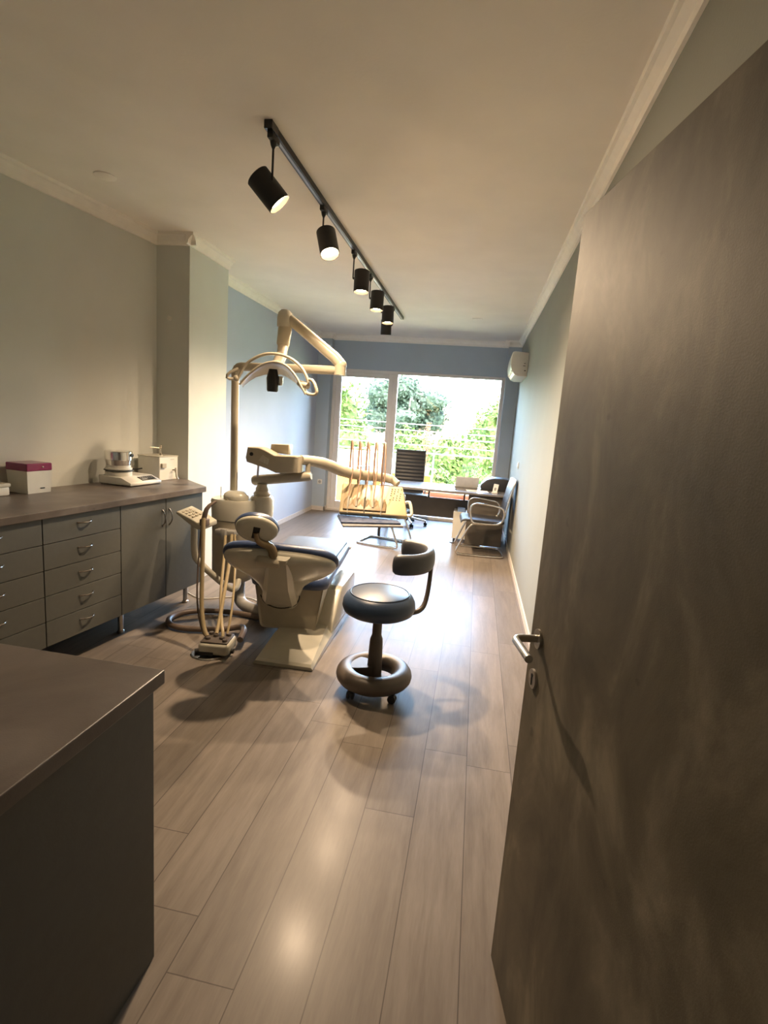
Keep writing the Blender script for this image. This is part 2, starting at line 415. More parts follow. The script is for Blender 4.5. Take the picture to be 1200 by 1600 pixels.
# the open door
dp = Vector((.19, 1.368, 0)); dn = Vector((-.979, -.205, 0)).normalized(); dd = Vector((.205, -.979, 0)).normalized()   # free edge, outward normal of the visible face, towards the hinges
da = math.atan2(dd.y, dd.x)
DM = Matrix.Translation(dp) @ Matrix.Rotation(da, 4, 'Z')      # local x runs along the leaf to the hinge, local +y is away from the viewer
door = bpy.data.objects.new('door_1', None); link(door); door.matrix_world = DM; WM['door_1'] = DM
door['label'] = 'open interior door with brown concrete-look surface at the right'; door['category'] = 'door'; door['kind'] = 'structure'
b = MB(); b.box(0, .96, 0, .042, .006, 2.045, bev=.0015)
part('door_leaf', b, m_door, door, smooth=False)
hd = MB()
def ydisc(mb, x, z, r, y0, y1, n=28): mb.cyl((x, y0, z), (x, y1, z), r, n=n)
ydisc(hd, .062, 1.03, .025, -.006, 0)
hd.tube([(.062, -.004, 1.03), (.062, -.046, 1.03), (.066, -.058, 1.03), (.078, -.064, 1.03), (.185, -.064, 1.03)], .0098, n=14)
part('door_handle', hd, m_satin, door)
hk = MB(); ydisc(hk, .062, .922, .025, -.006, 0)
k = part('keyhole_plate', hk, m_satin, door)
hk = MB(); hk.box(.0595, .0645, -.0075, -.0055, .906, .932); ydisc(hk, .062, .931, .005, -.0075, -.0055); part('keyhole', hk, m_gap, k)
for z in (.25, 1.0, 1.8):
    hb = MB(); hb.cyl((.966, .03, z), (.966, .03, z + .1), .009); part('hinge', hb, m_satin, door)

# small fittings
def plate(name, M, w_, h_, m, label, cat, inner):
    t = bpy.data.objects.new(name, None); link(t); t.matrix_world = M; WM[t.name] = M; t['label'] = label; t['category'] = cat
    q = MB(); q.box(-w_ / 2, w_ / 2, -.009, 0, -h_ / 2, h_ / 2, bev=.003); part('cover_plate', q, m, t)
    if inner == 'rocker': q = MB(); q.box(-w_ * .33, w_ * .33, -.014, -.008, -h_ * .33, h_ * .33, bev=.002); part('rocker', q, m_paper, t)
    else: q = MB(); q.cyl((0, -.011, 0), (0, -.008, 0), w_ * .3, n=20); part('socket_face', q, m_grey, t)
plate('light_switch', Matrix.Translation((XR, 6.69, 1.135)) @ Matrix.Rotation(-PI / 2, 4, 'Z'), .08, .08, m_white, 'small white light switch on the pale right wall', 'switch', 'rocker')
plate('wall_socket', Matrix.Translation((-2.53, 8.45, .485)), .08, .08, m_white, 'white wall socket low on the left blue pillar', 'socket', 'face')
b = MB(); b.cyl((-2.548, 4.08, 2.244), (-2.548, 4.060, 2.244), .016); b.tube([(-2.548, 4.07, 2.244), (-2.548, 4.045, 2.244), (-2.535, 4.035, 2.252)], .006)
solo('wall_hook', b, m_white, 'tiny pale hook high on the shaded face of the grey column', 'hook', origin=(-2.548, 4.08, 2.244))
for (x, y, lab) in ((-2.37, 3.10, 'flat round blanking cap on the ceiling above the long worktop'), (-.15, 6.9, 'flat round blanking cap on the ceiling near the air conditioner')):
    b = MB(); b.lathe([(.058, 0), (.064, .003), (.064, .008)], (0, 0, -.008)); o = solo('round_ceiling_plate', b, m_ceil, lab, 'ceiling cap', group='blanking caps on the ceiling'); o.location = (x, y, ZC)

# track and six spotlights
tx = -1.10
t = empty('ceiling_track', 'long black lighting track fixed along the ceiling', 'track', (tx, 2.58, ZC))
b = MB(); b.box(-.018, .018, 0, 4.38, -.034, 0, bev=.002); part('track_rail', b, m_black, t, smooth=False)
b = MB(); b.box(-.007, .007, .02, 4.36, -.0355, -.0335); part('track_slot', b, m_rail, t, smooth=False)
b = MB(); b.box(-.021, .021, -.03, .05, -.037, 0, bev=.003); part('end_feed', b, m_blackg, t, smooth=False)
ZT = ZC - .034
spots = [  # y of the stem, can offset from the stem, aim direction, label
    (2.62, (-.035, .04), (.56, .20, -.62), 'black track spotlight nearest the viewer, tilted to the right'),
    (3.46, (.052, -.05), (.30, -.30, -.90), 'second black track spotlight, its lit lens facing the viewer'),
    (4.30, (.072, 0), (.03, -.08, -1), 'third black track spotlight, hanging upright with lit lens'),
    (4.95, (.072, 0), (.0, -.06, -1), 'fourth black track spotlight, hanging upright in the middle of the far cluster'),
    (5.55, (.070, 0), (.04, -.05, -1), 'fifth black track spotlight, just in front of the last one'),
    (6.25, (-.070, 0), (.0, .16, -1), 'sixth black track spotlight, farthest along the track with its lens hidden'),
]
for i, (y, (ox, oy), d, lab) in enumerate(spots):
    t = empty('track_spotlight', lab, 'spotlight', (tx, y, ZT), group='black spotlights on the ceiling track')
    d = Vector(d).normalized()
    L_, r_ = .165, .061
    b = MB(); b.box(-.015, .015, -.045, .045, -.030, 0, bev=.004); b.lathe([(.006, -.060), (.013, -.045), (.017, -.028)]); part('track_adapter', b, m_black, t)
    c0 = Vector((ox, oy, -.225))
    b = MB(); b.tube([(0, 0, -.045), (0, 0, -.20)], .0055, n=10); b.tube([(0, 0, -.20), tuple(c0)], .009, n=10); part('stem', b, m_black, t)
    q = Vector((0, 0, 1)).rotation_difference(-d).to_matrix().to_4x4()
    T = Matrix.Translation(c0) @ q
    b = MB(); b.lathe([(r_ - .004, -L_ / 2 + .02), (r_ - .004, -L_ / 2), (r_, -L_ / 2), (r_, L_ / 2 - .004), (r_ - .005, L_ / 2), (0, L_ / 2)], n=36, M=T, cap=False)
    part('can', b, m_black, t)
    b = MB(); b.lathe([(r_ - .0045, -L_ / 2 + .001), (r_ * .72, -L_ / 2 + .022), (r_ * .68, -L_ / 2 + .022)], n=36, M=T, cap=False); part('reflector_ring', b, m_brown, t)
    b = MB(); b.lathe([(0, -L_ / 2 + .019), (r_ * .70, -L_ / 2 + .019), (r_ * .70, -L_ / 2 + .024), (0, -L_ / 2 + .024)], n=30, M=T); part('lit_lens', b, m_bulb, t)
    ld = bpy.data.lights.new('spot_beam', 'SPOT'); ld.energy = SPOT_W * (.5, 1.3, 1, 1, 1, 1)[i]; ld.color = (1, .74, .49); ld.spot_size = math.radians((110, 168, 150, 150, 150, 150)[i]); ld.spot_blend = 1.0; ld.shadow_soft_size = .035
    lo = bpy.data.objects.new('spot_beam', ld); link(lo, t)
    lo.location = c0 + d * (L_ / 2 + .001); lo.rotation_euler = d.to_track_quat('-Z', 'Y').to_euler()

# air conditioner
AX0, AX1 = .315, XR
t = empty('air_conditioner', 'white split air conditioner mounted high on the right wall', 'air conditioner', (XR, 7.0, 2.25))
prof = [(AX1, 2.235), (AX1, 2.525), (.36, 2.535), (.332, 2.525), (.322, 2.46), (.318, 2.38), (.335, 2.31), (.375, 2.255), (.42, 2.235)]
b = MB(); b.prism([(p[0], p[1]) for p in prof], 7.0, 7.85, 'y', bev=.006); part('housing', b, m_white, t, world=True, ang=25)
b = MB()
for k in range(2): b.prism([(.338 + k * .034, 2.303 - k * .032), (.352 + k * .034, 2.290 - k * .032), (.347 + k * .034, 2.286 - k * .032), (.333 + k * .034, 2.299 - k * .032)], 7.04, 7.81, 'y')
part('louvre', b, m_brown, t, world=True, smooth=False)
for q in ((.47, .50, 2.36, 2.366), (.48, .50, 2.39, 2.396), (.49, .51, 2.30, 2.31)):
    b = MB(); b.box(q[0], q[1], 6.997, 7.001, q[2], q[3]); part('vent_slot', b, m_gap, t, world=True, smooth=False)

# ================================================================= OUTSIDE
b = MB(); b.box(-4.2, 2.6, 8.95, 10.35, -.16, -.04); solo('balcony_slab', b, m_tile, 'tiled balcony floor outside the window', 'balcony', smooth=False)['kind'] = 'structure'
b = MB(); b.box(-4.2, -.80, 9.88, 10.02, -.04, .60, bev=.005); solo('balcony_parapet', b, m_yellow, 'low sunlit yellow parapet on the left half of the balcony', 'parapet', smooth=False)['kind'] = 'structure'
t = empty('balcony_railing', 'thin grey metal railing along the balcony edge', 'railing', (-.8, 10.2, -.04))
b = MB(); b.box(-4.1, 2.5, 10.185, 10.215, .995, 1.02, bev=.003); part('top_rail', b, m_rail, t, world=True, smooth=False)
for x in (-4.0, -2.4, -.80, .80, 2.4):
    b = MB(); b.box(x - .015, x + .015, 10.185, 10.215, -.04, .995); part('post', b, m_rail, t, world=True, smooth=False)
b = MB(); b.box(-4.0, 2.4, 10.19, 10.21, .08, .10); part('bottom_rail', b, m_rail, t, world=True, smooth=False)
t = empty('clothes_line', 'four white clothes-line cables strung above the balcony railing', 'clothes line', (-.8, 10.12, -.04))
for x in (-4.0, 2.4):
    b = MB(); b.cyl((x, 10.12, -.04), (x, 10.12, 1.62), .014, n=12); part('post', b, m_rail, t, world=True)
for z in (1.555, 1.435, 1.325, 1.165):
    b = MB(); b.tube([(-4.0, 10.12, z), (-.8, 10.12, z - .012), (2.4, 10.12, z)], .0065, n=6, smooth=1); part('cable', b, m_wire, t, world=True)
def trough(x, y, rz, l, lab):
    t = empty('planter_trough', lab, 'planter', (x, y, -.04), rz, group='terracotta troughs on the balcony')
    b = MB(); b.prism([(-l / 2 + .03, 0), (l / 2 - .03, 0), (l / 2, .39), (-l / 2, .39)], -.15, .15, 'y', bev=.008); part('trough', b, m_terra, t, smooth=False)
    b = MB(); b.box(-l / 2 - .012, l / 2 + .012, -.162, .162, .35, .40, bev=.006); part('rim', b, m_terra, t, smooth=False)
    b = MB(); b.box(-l / 2 + .02, l / 2 - .02, -.13, .13, .395, .408); part('soil', b, m_bark, t, smooth=False)
trough(-.50, 9.62, 0, .74, 'left long terracotta trough seen under the desk top')
trough(.16, 9.45, -.35, .50, 'shorter angled terracotta trough beside the desk drawers')
t = empty('potted_vine', 'dry reddish climbing plant in a cream pot on the parapet end', 'plant', (-.93, 9.95, .60))
b = MB(); b.lathe([(.075, 0), (.10, .12), (.115, .125), (.115, .15), (.09, .15), (.085, .13), (0, .13)]); part('pot', b, m_creamr, t)
b = MB()
for k in range(4):
    a = k * 1.6; b.tube([(.02 * math.cos(a), .02 * math.sin(a), .13), (.05 * math.cos(a + 1), .05 * math.sin(a + 1), .45), (.03 * math.cos(a + 2.5), .03 * math.sin(a + 2.5), .75), (.05 * math.cos(a + 4), .03 * math.sin(a + 4), 1.0 - .1 * k)], .005, n=6, smooth=2)
b.tube([(.06, 0, .13), (.16, 0, .10), (.28, 0, -.05)], .006, n=6, smooth=2)
part('stems', b, m_bark, t)
b = MB()
for k in range(260):
    z = random.uniform(.2, 1.0); r = .10 * (1.15 - z * .6); a = random.uniform(0, 2 * PI)
    c = Vector((r * math.cos(a) * random.random(), r * math.sin(a) * random.random(), z)); s2 = random.uniform(.012, .026)
    u = Vector([random.gauss(0, 1) for _ in range(3)]).normalized(); v = u.orthogonal().normalized()
    b.face([b.V(c + u * s2), b.V(c + v * s2 * .6), b.V(c - u * s2), b.V(c - v * s2 * .6)])
part('leaves', b, m_vine, t, smooth=False)
b = MB(); b.box(-6, -1.70, 11.0, 11.25, -6.5, .90); solo('neighbour_wall', b, m_creamr, 'pale cream wall of the next building below the left window pane', 'wall', smooth=False)
b = MB(); b.box(-90, 90, 11.5, 200, -6.7, -6.5); solo('ground', b, m_ground, 'green ground far below the balcony', 'ground', smooth=False)['kind'] = 'structure'
def tree(name, x, y, zt, rx, rz_, n, m, lab, leaf=.16, seed=1, lobes=9):
    rnd = random.Random(seed)
    t = empty(name, lab, 'tree', (x, y, -6.5), group='trees beyond the balcony')
    zc = zt - rz_ + 6.5
    b = MB(); b.tube([(0, 0, 0), (.1, 0, zc * .5), (0, .1, zc)], [.28, .2, .12], n=10)
    for k in range(5):
        a = k * 1.257; b.tube([(0, 0, zc * .6), (rx * .35 * math.cos(a), rx * .35 * math.sin(a), zc * .85), (rx * .65 * math.cos(a), rx * .65 * math.sin(a), zc + rz_ * .2)], [.12, .07, .03], n=7)
    part('trunk', b, m_bark, t)
    L = [(Vector((0, 0, zc)), rx * .68, rz_ * .75)]
    for k in range(lobes):
        a = rnd.uniform(0, 2 * PI); h = rnd.uniform(-.6, .75); rr = math.sqrt(1 - h * h)
        L.append((Vector((rx * .66 * rr * math.cos(a), rx * .66 * rr * math.sin(a), zc + rz_ * .66 * h)), rx * rnd.uniform(.30, .46), rz_ * rnd.uniform(.26, .40)))
    vs = []; fs = []
    for (c, a1, a2) in L:                                # leafy inner mass of each bough
        base = len(vs); nu, nv = 14, 9
        for iv in range(nv + 1):
            for iu in range(nu):
                th = 2 * PI * iu / nu; ph = PI * iv / nv; k = rnd.uniform(.62, .84) if 0 < iv < nv else .72
                vs.append(c + Vector((a1 * k * math.sin(ph) * math.cos(th), a1 * k * math.sin(ph) * math.sin(th), a2 * k * math.cos(ph))))
        for iv in range(nv):
            for iu in range(nu):
                j0 = base + iv * nu + iu; j1 = base + iv * nu + (iu + 1) % nu
                fs.append((j0, j0 + nu, j1 + nu, j1))
    for i in range(n):
        c, a1, a2 = L[rnd.randrange(len(L))] if rnd.random() > .25 else L[0]
        d = Vector([rnd.gauss(0, 1) for _ in range(3)]).normalized()
        k = rnd.uniform(.72, 1.06)
        p = c + Vector((d.x * a1, d.y * a1, d.z * a2)) * k
        s2 = leaf * rnd.uniform(.5, 1.1)
        u = Vector([rnd.gauss(0, 1) for _ in range(3)]).normalized(); v = u.cross(d + Vector((.01, 0, 0))).normalized()
        j = len(vs)
        vs += [p + u * s2, p + v * s2 * .55, p - u * s2 * .8, p - v * s2 * .55]; fs.append((j, j + 1, j + 2, j + 3))
    me = bpy.data.meshes.new('crown'); me.from_pydata([tuple(v) for v in vs], [], fs); me.materials.append(m)
    o = bpy.data.objects.new('crown', me); link(o, t)
tree('broadleaf_tree', -4.50, 16.6, 3.75, 1.75, 3.2, 9000, m_leaf, 'light green bushy tree filling the left pane', leaf=.11, seed=3)
tree('broadleaf_tree', -2.85, 20.5, 2.2, 1.6, 2.9, 7000, m_leaf, 'light green rounded tree just behind the window mullion', leaf=.12, seed=4)
tree('tall_tree', -3.75, 26.5, 4.4, 2.3, 2.1, 5200, m_leafd, 'tall darker tree with an open rounded crown rising above the others', leaf=.13, seed=5)
tree('broadleaf_tree', -1.75, 15.2, 1.35, 1.3, 2.5, 7000, m_leaf, 'low light green tree right of the mullion, behind the office chair', leaf=.10, seed=6)
tree('broadleaf_tree', -.50, 18.0, 1.95, 1.3, 2.8, 7500, m_leaf, 'light green tree in the middle of the large right pane', leaf=.11, seed=7)
tree('pointed_tree', .7, 22.0, 3.6, 1.7, 3.4, 7000, m_leaf, 'tallest light green tree at the right edge of the window', leaf=.12, seed=8)
tree('broadleaf_tree', .35, 13.6, 1.1, 1.25, 2.3, 7000, m_leaf, 'nearest low green tree just beyond the right end of the railing', leaf=.09, seed=9)
tree('broadleaf_tree', -3.7, 13.5, 1.0, 1.1, 1.9, 5000, m_leaf, 'green tree behind the cream wall at the left', leaf=.09, seed=10)
def house(x, y, w_, d_, zt, lab, roofh=1.5):
    t = empty('house', lab, 'house', (x, y, -6.5))
    H = zt + 6.5 - roofh
    b = MB(); b.box(-w_ / 2, w_ / 2, -d_ / 2, d_ / 2, 0, H); part('wall', b, m_creamr, t, smooth=False)
    b = MB(); b.prism([(-w_ / 2 - .4, H), (w_ / 2 + .4, H), (w_ / 2 - 1.8, H + roofh), (-w_ / 2 + 1.8, H + roofh)], -d_ / 2 - .4, d_ / 2 + .4, 'y'); part('roof', b, m_roof, t, smooth=False)
    b = MB(); b.box(w_ * .2, w_ * .2 + .7, -.5, .3, H + .6, H + roofh + .7); part('chimney', b, m_roof, t, smooth=False)
    for k in range(3):
        b = MB(); b.box(-w_ * .35 + k * w_ * .28, -w_ * .35 + k * w_ * .28 + 1.0, -d_ / 2 - .04, -d_ / 2 + .02, H - 2.3, H - .9); part('window', b, m_screen, t, smooth=False)
house(-4.6, 42, 8, 8, 1.9, 'red-tiled house roof seen between the trees', 1.9)
house(-1.6, 56, 6, 8, 2.3, 'distant red-roofed house to the right of the tall tree', 1.2)

# ================================================================= CABINETS AND WORKTOPS
CA = math.radians(83)
def cab_frame(x):                                   # x runs along the row towards the window from the drawer/door seam
    return (-2.145 + math.cos(CA) * x, 3.0 + math.sin(CA) * x)
def bow(mb, c, along, out, l=.10, h=.026, r=.0045):
    c = Vector(c); a = Vector(along); o_ = Vector(out); P = []
    for k in range(9):
        s2 = -1 + k / 4; P.append(c + a * (s2 * l / 2) + o_ * (h * (1 - abs(s2) ** 2.2) + .0))
    mb.tube(P, [r * 1.3] + [r] * 7 + [r * 1.3], n=8)
def cabinet(x0, wd, lab, kind, name):
    X, Y = cab_frame(x0)
    t = empty(name, lab, 'cabinet', (X, Y, 0), CA, group='five-drawer units under the worktop' if kind == 'drawers' else None)
    b = MB(); b.box(.001, wd - .001, .02, .56, .183, .908); part('body', b, m_cab, t, smooth=False)
    if kind == 'drawers':
        n = 5; H = .726 / n
        for k in range(n):
            b = MB(); b.box(.003, wd - .003, 0, .019, .183 + k * H + .002, .183 + (k + 1) * H - .002, bev=.0012)
            d = part('drawer', b, m_cab, t, smooth=False)
            b = MB(); bow(b, (wd / 2, 0, .183 + (k + .5) * H + .015), (1, 0, 0), (0, -1, 0)); part('handle', b, m_pull, d, label='metal bow handle')
    else:
        for k in range(2):
            b = MB(); b.box(wd / 2 * k + .003, wd / 2 * (k + 1) - .003, 0, .019, .185, .908, bev=.0012)
            d = part('door', b, m_cab, t, smooth=False)
            b = MB(); bow(b, (wd / 2 + (-.035 if k == 0 else .035), 0, .770), (0, 0, 1), (0, -1, 0), l=.115); part('handle', b, m_pull, d, label='metal bow handle')
    for (lx, ly) in ((.12, .125), (wd - .03 if kind != 'drawers' else wd - .05, .13), (.12, .50), (wd - .05, .50)):
        if kind == 'drawers' and lx > .1: continue
        b = MB(); b.lathe([(.024, 0), (.024, .012), (.018, .018), (.018, .184)], (lx, ly, 0), n=18); part('leg', b, m_satin, t)
cabinet(-.09, .832, 'grey two-door base cabinet at the window end of the worktop', 'doors', 'base_cabinet')
cabinet(-.63, .54, 'grey five-drawer cabinet right beside the two-door cabinet', 'drawers', 'drawer_cabinet')
cabinet(-1.17, .54, 'grey five-drawer cabinet cut by the left picture edge', 'drawers', 'drawer_cabinet')
X, Y = cab_frame(0)
b = MB(); b.prism([(-1.75, -.022), (.757, -.022), (1.030, .375), (1.002, .635), (-1.75, .68)], .909, .95, 'z', bev=.003)
o = solo('worktop', b, m_top, 'long dark stone-look worktop over the grey wall cabinets', 'worktop', smooth=False); o.location = (X, Y, 0); o.rotation_euler = (0, 0, CA)
t = empty('island_counter', 'dark counter with brown-grey side panel in the near left corner', 'counter', (-1.3, .7, 0))
b = MB(); b.box(-1.95, -.757, .12, 1.142, 0, .832, bev=.002); part('side_panel', b, m_cab, t, world=True, smooth=False)
b = MB(); b.box(-1.97, -.735, .10, 1.158, .832, .870, bev=.003); part('counter_top', b, m_top, t, world=True, smooth=False)

# ---- things on the worktop (heights from the top face)
WT = .95
def at_top(x, y_): return (-2.145 + math.cos(CA) * x - math.sin(CA) * y_, 3.0 + math.sin(CA) * x + math.cos(CA) * y_, WT)
# box with magenta lid
t = empty('storage_box', 'off-white box with a magenta lid on the worktop', 'box', (*at_top(-.222, .575)[:2], WT), CA)
b = MB(); b.loft([[Vector((sx * (.078 + .006 * k), sy * (.078 + .006 * k), z)) for sx, sy in ((-1, -1), (1, -1), (1, 1), (-1, 1))] for k, z in ((0, 0), (1, .145))]); part('box_body', b, m_white, t, smooth=False)
b = MB(); b.box(-.087, .087, -.087, .087, .138, .186, bev=.006); part('lid', b, m_purple, t, smooth=False, label='magenta lid')
b = MB(); b.box(.005, .035, -.0815, -.0775, .026, .033); part('nameplate', b, m_gap, t, smooth=False, label='small dark nameplate')
b = MB(); b.ball((.02, -.0875, .163), .005); part('lid_catch', b, m_white, t)
t = empty('small_box', 'low cream lidded box cut by the left picture edge', 'box', (*at_top(-.47, .58)[:2], WT), CA)
b = MB(); b.box(-.09, .075, -.06, .06, 0, .055, bev=.01); part('tub', b, m_white, t)
b = MB(); b.box(-.095, .080, -.065, .065, .052, .075, bev=.007); part('lid', b, m_cream, t)
# vacuum forming machine
px, py, _ = at_top(.495, .455)
t = empty('forming_machine', 'cream benchtop forming machine with a chrome-topped drum and black key panel', 'machine', (px, py, WT), CA)
b = MB(); b.prism([(.145, .006), (-.145, .006), (-.145, .028), (-.055, .062), (.145, .066)], -.16, .16, 'x', bev=.006); part('base', b, m_white, t)
kp = MB()
sl = math.atan2(.034, .09)
KM = Matrix.Translation((0, -.100, .0452)) @ Matrix.Rotation(sl, 4, 'X')
kp.box(-.02, .13, -.028, .028, 0, .0025, M=KM); k = part('key_panel', kp, m_screen, t, smooth=False, label='black membrane key panel')
kp = MB()
for i in range(6): kp.box(-.01 + i * .022, .003 + i * .022, .004, .013, .0025, .0035, M=KM)
kp.box(-.01, .045, -.018, -.006, .0025, .0035, M=KM); part('keys', kp, m_grey, k, smooth=False)
b = MB(); b.lathe([(.088, .060), (.092, .066), (.092, .090), (.088, .094), (.078, .096), (.078, .105), (.092, .108), (.092, .118), (.084, .120), (.084, .140), (0, .140)], (-.06, .055, 0), n=40); part('drum', b, m_white, t)
b = MB(); b.lathe([(.084, .140), (.090, .178), (.094, .180), (.094, .238), (.088, .244), (0, .247)], (-.06, .055, 0), n=40); part('chrome_head', b, m_chrome, t, label='polished chrome head')
b = MB(); b.lathe([(.093, .100), (.100, .101), (.100, .107), (.093, .108)], (-.06, .055, 0), n=40); b.tube([(.03, .03, .104), (.065, -.01, .106), (.085, -.03, .112)], .0055); b.cyl((.035, .05, .10), (.035, .05, .20), .006); part('clamp_ring', b, m_black, t)
b = MB(); b.cyl((-.03, -.036, .215), (-.03, -.045, .215), .012); part('knob', b, m_black, t)
# model trimmer
px, py, _ = at_top(.860, .515)
t = empty('trimmer_machine', 'square cream benchtop trimmer with T-handle on top, nearest the column', 'machine', (px, py, WT), CA)
b = MB(); b.box(-.11, .11, -.105, .105, .0, .190, bev=.006); part('housing', b, m_white, t, smooth=False)
b = MB(); b.box(-.113, .113, -.108, .108, .188, .196, bev=.003); part('top_cover', b, m_cream, t, smooth=False)
b = MB(); b.cyl((.03, 0, .196), (.03, 0, .252), .0075); b.ball((.03, 0, .263), .012, .012, .014); b.cyl((.03, 0, .252), (-.06, .03, .258), .005); b.lathe([(.018, .195), (.014, .210), (.008, .212)], (.03, 0, 0)); part('t_handle', b, m_steel, t)
b = MB(); b.cyl((.045, -.10, .08), (.045, -.135, .085), .006); b.tube([(.045, -.135, .10), (.048, -.142, .03), (.055, -.150, .006)], .008, n=8); part('crank', b, m_cream, t)
b = MB(); b.box(-.095, -.045, -.122, -.104, .105, .140, bev=.004); part('switch_block', b, m_cream2, t, smooth=False)
b = MB(); b.cyl((.080, -.104, .075), (.080, -.114, .075), .009); part('knob', b, m_brown, t)
b = MB(); b.box(.02, .06, -.1065, -.104, .165, .169); part('nameplate', b, m_grey, t, smooth=False)

# ================================================================= DENTAL CHAIR
t = empty('dental_chair', 'cream and blue reclining dental chair with its back to the viewer', 'dental chair', (-1.05, 3.4, 0))
M1 = Matrix.Translation((-1.047, 2.905, 0)) @ Matrix.Rotation(math.radians(1.5), 4, 'Z')
b = MB(M1)
secs = [(0, .19, .18, .022), (.02, .19, .176, .034), (.30, .19, .165, .088), (.46, .19, .15, .10), (1.25, .19, .15, .10), (1.34, .17, .13, .07)]
b.loft([[(-w0, y, 0), (w0, y, 0), (w0, y, z * .45), (w1, y, z), (-w1, y, z), (-w0, y, z * .45)] for (y, w0, w1, z) in secs])
part('base', b, m_cream, t, world=True, ang=20)
b = MB(M1); b.prism([(.47, .05), (.52, .13), (.70, .295), (.76, .315), (1.18, .315), (1.22, .29), (1.24, .05)], .065, .188, 'x', bev=.014, seg=3); part('lift_column', b, m_cream, t, world=True)
b = MB(M1); b.box(-.10, .05, .55, 1.1, .08, .30); part('lift_gap', b, m_gap, t, world=True, smooth=False, label='dark lift mechanism')
b = MB(M1)
for (z0, z1) in ((.17, .225), (.265, .31)): b.box(.035, .064, .52, .80, z0, z1, bev=.008)
part('lift_arm', b, m_cream2, t, world=True)
M2 = Matrix.Translation((-1.16, 3.28, 0)) @ Matrix.Rotation(math.radians(7), 4, 'Z')
def rr(w_, y0, y1, r, n=6, z=0, wy=None):
    pts = []
    for (cx, cy_, a0) in ((w_ - r, y0 + r, -90), ((wy or w_) - r, y1 - r, 0), (-(wy or w_) + r, y1 - r, 90), (-w_ + r, y0 + r, 180)):
        for k in range(n + 1):
            a = math.radians(a0 + 90 * k / n); pts.append((cx + r * math.cos(a), cy_ + r * math.sin(a), z))
    return pts
b = MB(M2)
def ring_xz(w0, w1, y, z0, z1, r, n=5):
    pts = []
    for (cx, cz, a0) in ((w0 - r, z0 + r, -90), (w1 - r * .3, z1 - r * .3, 0), (-w1 + r * .3, z1 - r * .3, 90), (-w0 + r, z0 + r, 180)):
        q = r if a0 in (-90, 180) else r * .3
        for k in range(n + 1):
            a = math.radians(a0 + 90 * k / n); pts.append((cx + q * math.cos(a), y, cz + q * math.sin(a)))
    return pts
b.loft([ring_xz(.185, .222, .012, .098, .385, .03), ring_xz(.195, .234, 0, .088, .395, .035), ring_xz(.195, .234, .30, .10, .395, .035), ring_xz(.19, .234, .62, .20, .395, .035), ring_xz(.18, .225, .95, .32, .395, .03)])
part('seat_shell', b, m_cream2, t, world=True, ang=40)
b = MB(M2)
oz = [(0, .385), (.012, .378 + .0), (.0, .0)]
b.loft([[(x * s2, y0 + (y - 0) * 1.0, z) for (x, y, z_) in rr(.272 - e_, e_ + .0, 1.20 - e_, .085, wy=.285 - e_)] for (z, e_, s2, y0) in ((.386, .03, 1, -.05), (.396, .008, 1, -.05), (.430, 0, 1, -.05), (.462, .008, 1, -.05), (.476, .03, 1, -.05))])
part('seat', b, m_navy, t, world=True, ang=60)
b = MB(M2)
b.loft([[(x, y, z) for (x, y, z_) in rr(.235 - e_, .30 + e_, 1.13 - e_, .07, wy=.262 - e_)] for (z, e_) in ((.468, 0), (.490, .004), (.498, .03))])
part('leg_rest_pad', b, m_greypad, t, world=True, ang=60, label='grey-blue leg rest pad')
b = MB(M2); b.box(.10, .29, 1.13, 1.20, .40, .43, bev=.01); part('foot_tip', b, m_white, t, world=True)
# backrest
et = Vector((.15, -.47, .45)); LB = et.length; et.normalize()
ex = Vector((math.cos(math.radians(9)), math.sin(math.radians(9)), -.035)).normalized()
en = ex.cross(et).normalized()                     # away from the pad = towards viewer/down
if en.y > 0: en = -en
M3 = Matrix(((ex.x, et.x, en.x, -1.195), (ex.y, et.y, en.y, 3.24), (ex.z, et.z, en.z, .335), (0, 0, 0, 1)))
def outline(s2=0.0):
    half = [(.115, 0), (.125, .08), (.138, .17), (.160, .26), (.215, .352), (.288, .42), (.336, .495), (.333, .565), (.295, .612), (.215, .640), (.10, .652)]
    P = [(x - s2 * (1 if x > .11 else .3), y) for x, y in half]
    P = [(x, min(y, .652 - s2 * .6)) for x, y in P]
    L_ = P + [(-x, y) for x, y in P[::-1]]
    # round the outline by one corner cut
    Q = []
    for i in range(len(L_)):
        a, c = L_[i], L_[(i + 1) % len(L_)]
        Q += [(a[0] * .75 + c[0] * .25, a[1] * .75 + c[1] * .25), (a[0] * .25 + c[0] * .75, a[1] * .25 + c[1] * .75)]
    return Q
def shell(rings): return [[(x, y, z) for x, y in outline(s2)] for (z, s2) in rings]
b = MB(M3); b.loft([[(x, y, -.002) for x, y in outline(.002)], [(x, y, .010) for x, y in outline(0)], [(x, y, .028 + .015 * (1 - abs(x) / .34)) for x, y in outline(.018)], [(x * .80, y * .97 + .01, .050 + .02 * (1 - abs(x) / .34)) for x, y in outline(.05)]])
bk = part('backrest_shell', b, m_cream, t, world=True, ang=50)
b = MB(M3)
b.loft([[(-.112, -.03, .0), (.112, -.03, .0), (.112, -.03, .045), (.085, -.03, .07), (-.085, -.03, .07), (-.112, -.03, .045)],
        [(-.115, .10, .0), (.115, .10, .0), (.115, .10, .07), (.085, .10, .095), (-.085, .10, .095), (-.115, .10, .07)],
        [(-.105, .32, .0), (.105, .32, .0), (.095, .32, .075), (.065, .32, .10), (-.065, .32, .10), (-.095, .32, .075)],
        [(-.07, .645, .0), (.07, .645, .0), (.065, .645, .04), (.045, .645, .06), (-.045, .645, .06), (-.065, .645, .04)]])
part('backrest_spine', b, m_cream, t, world=True, ang=25)
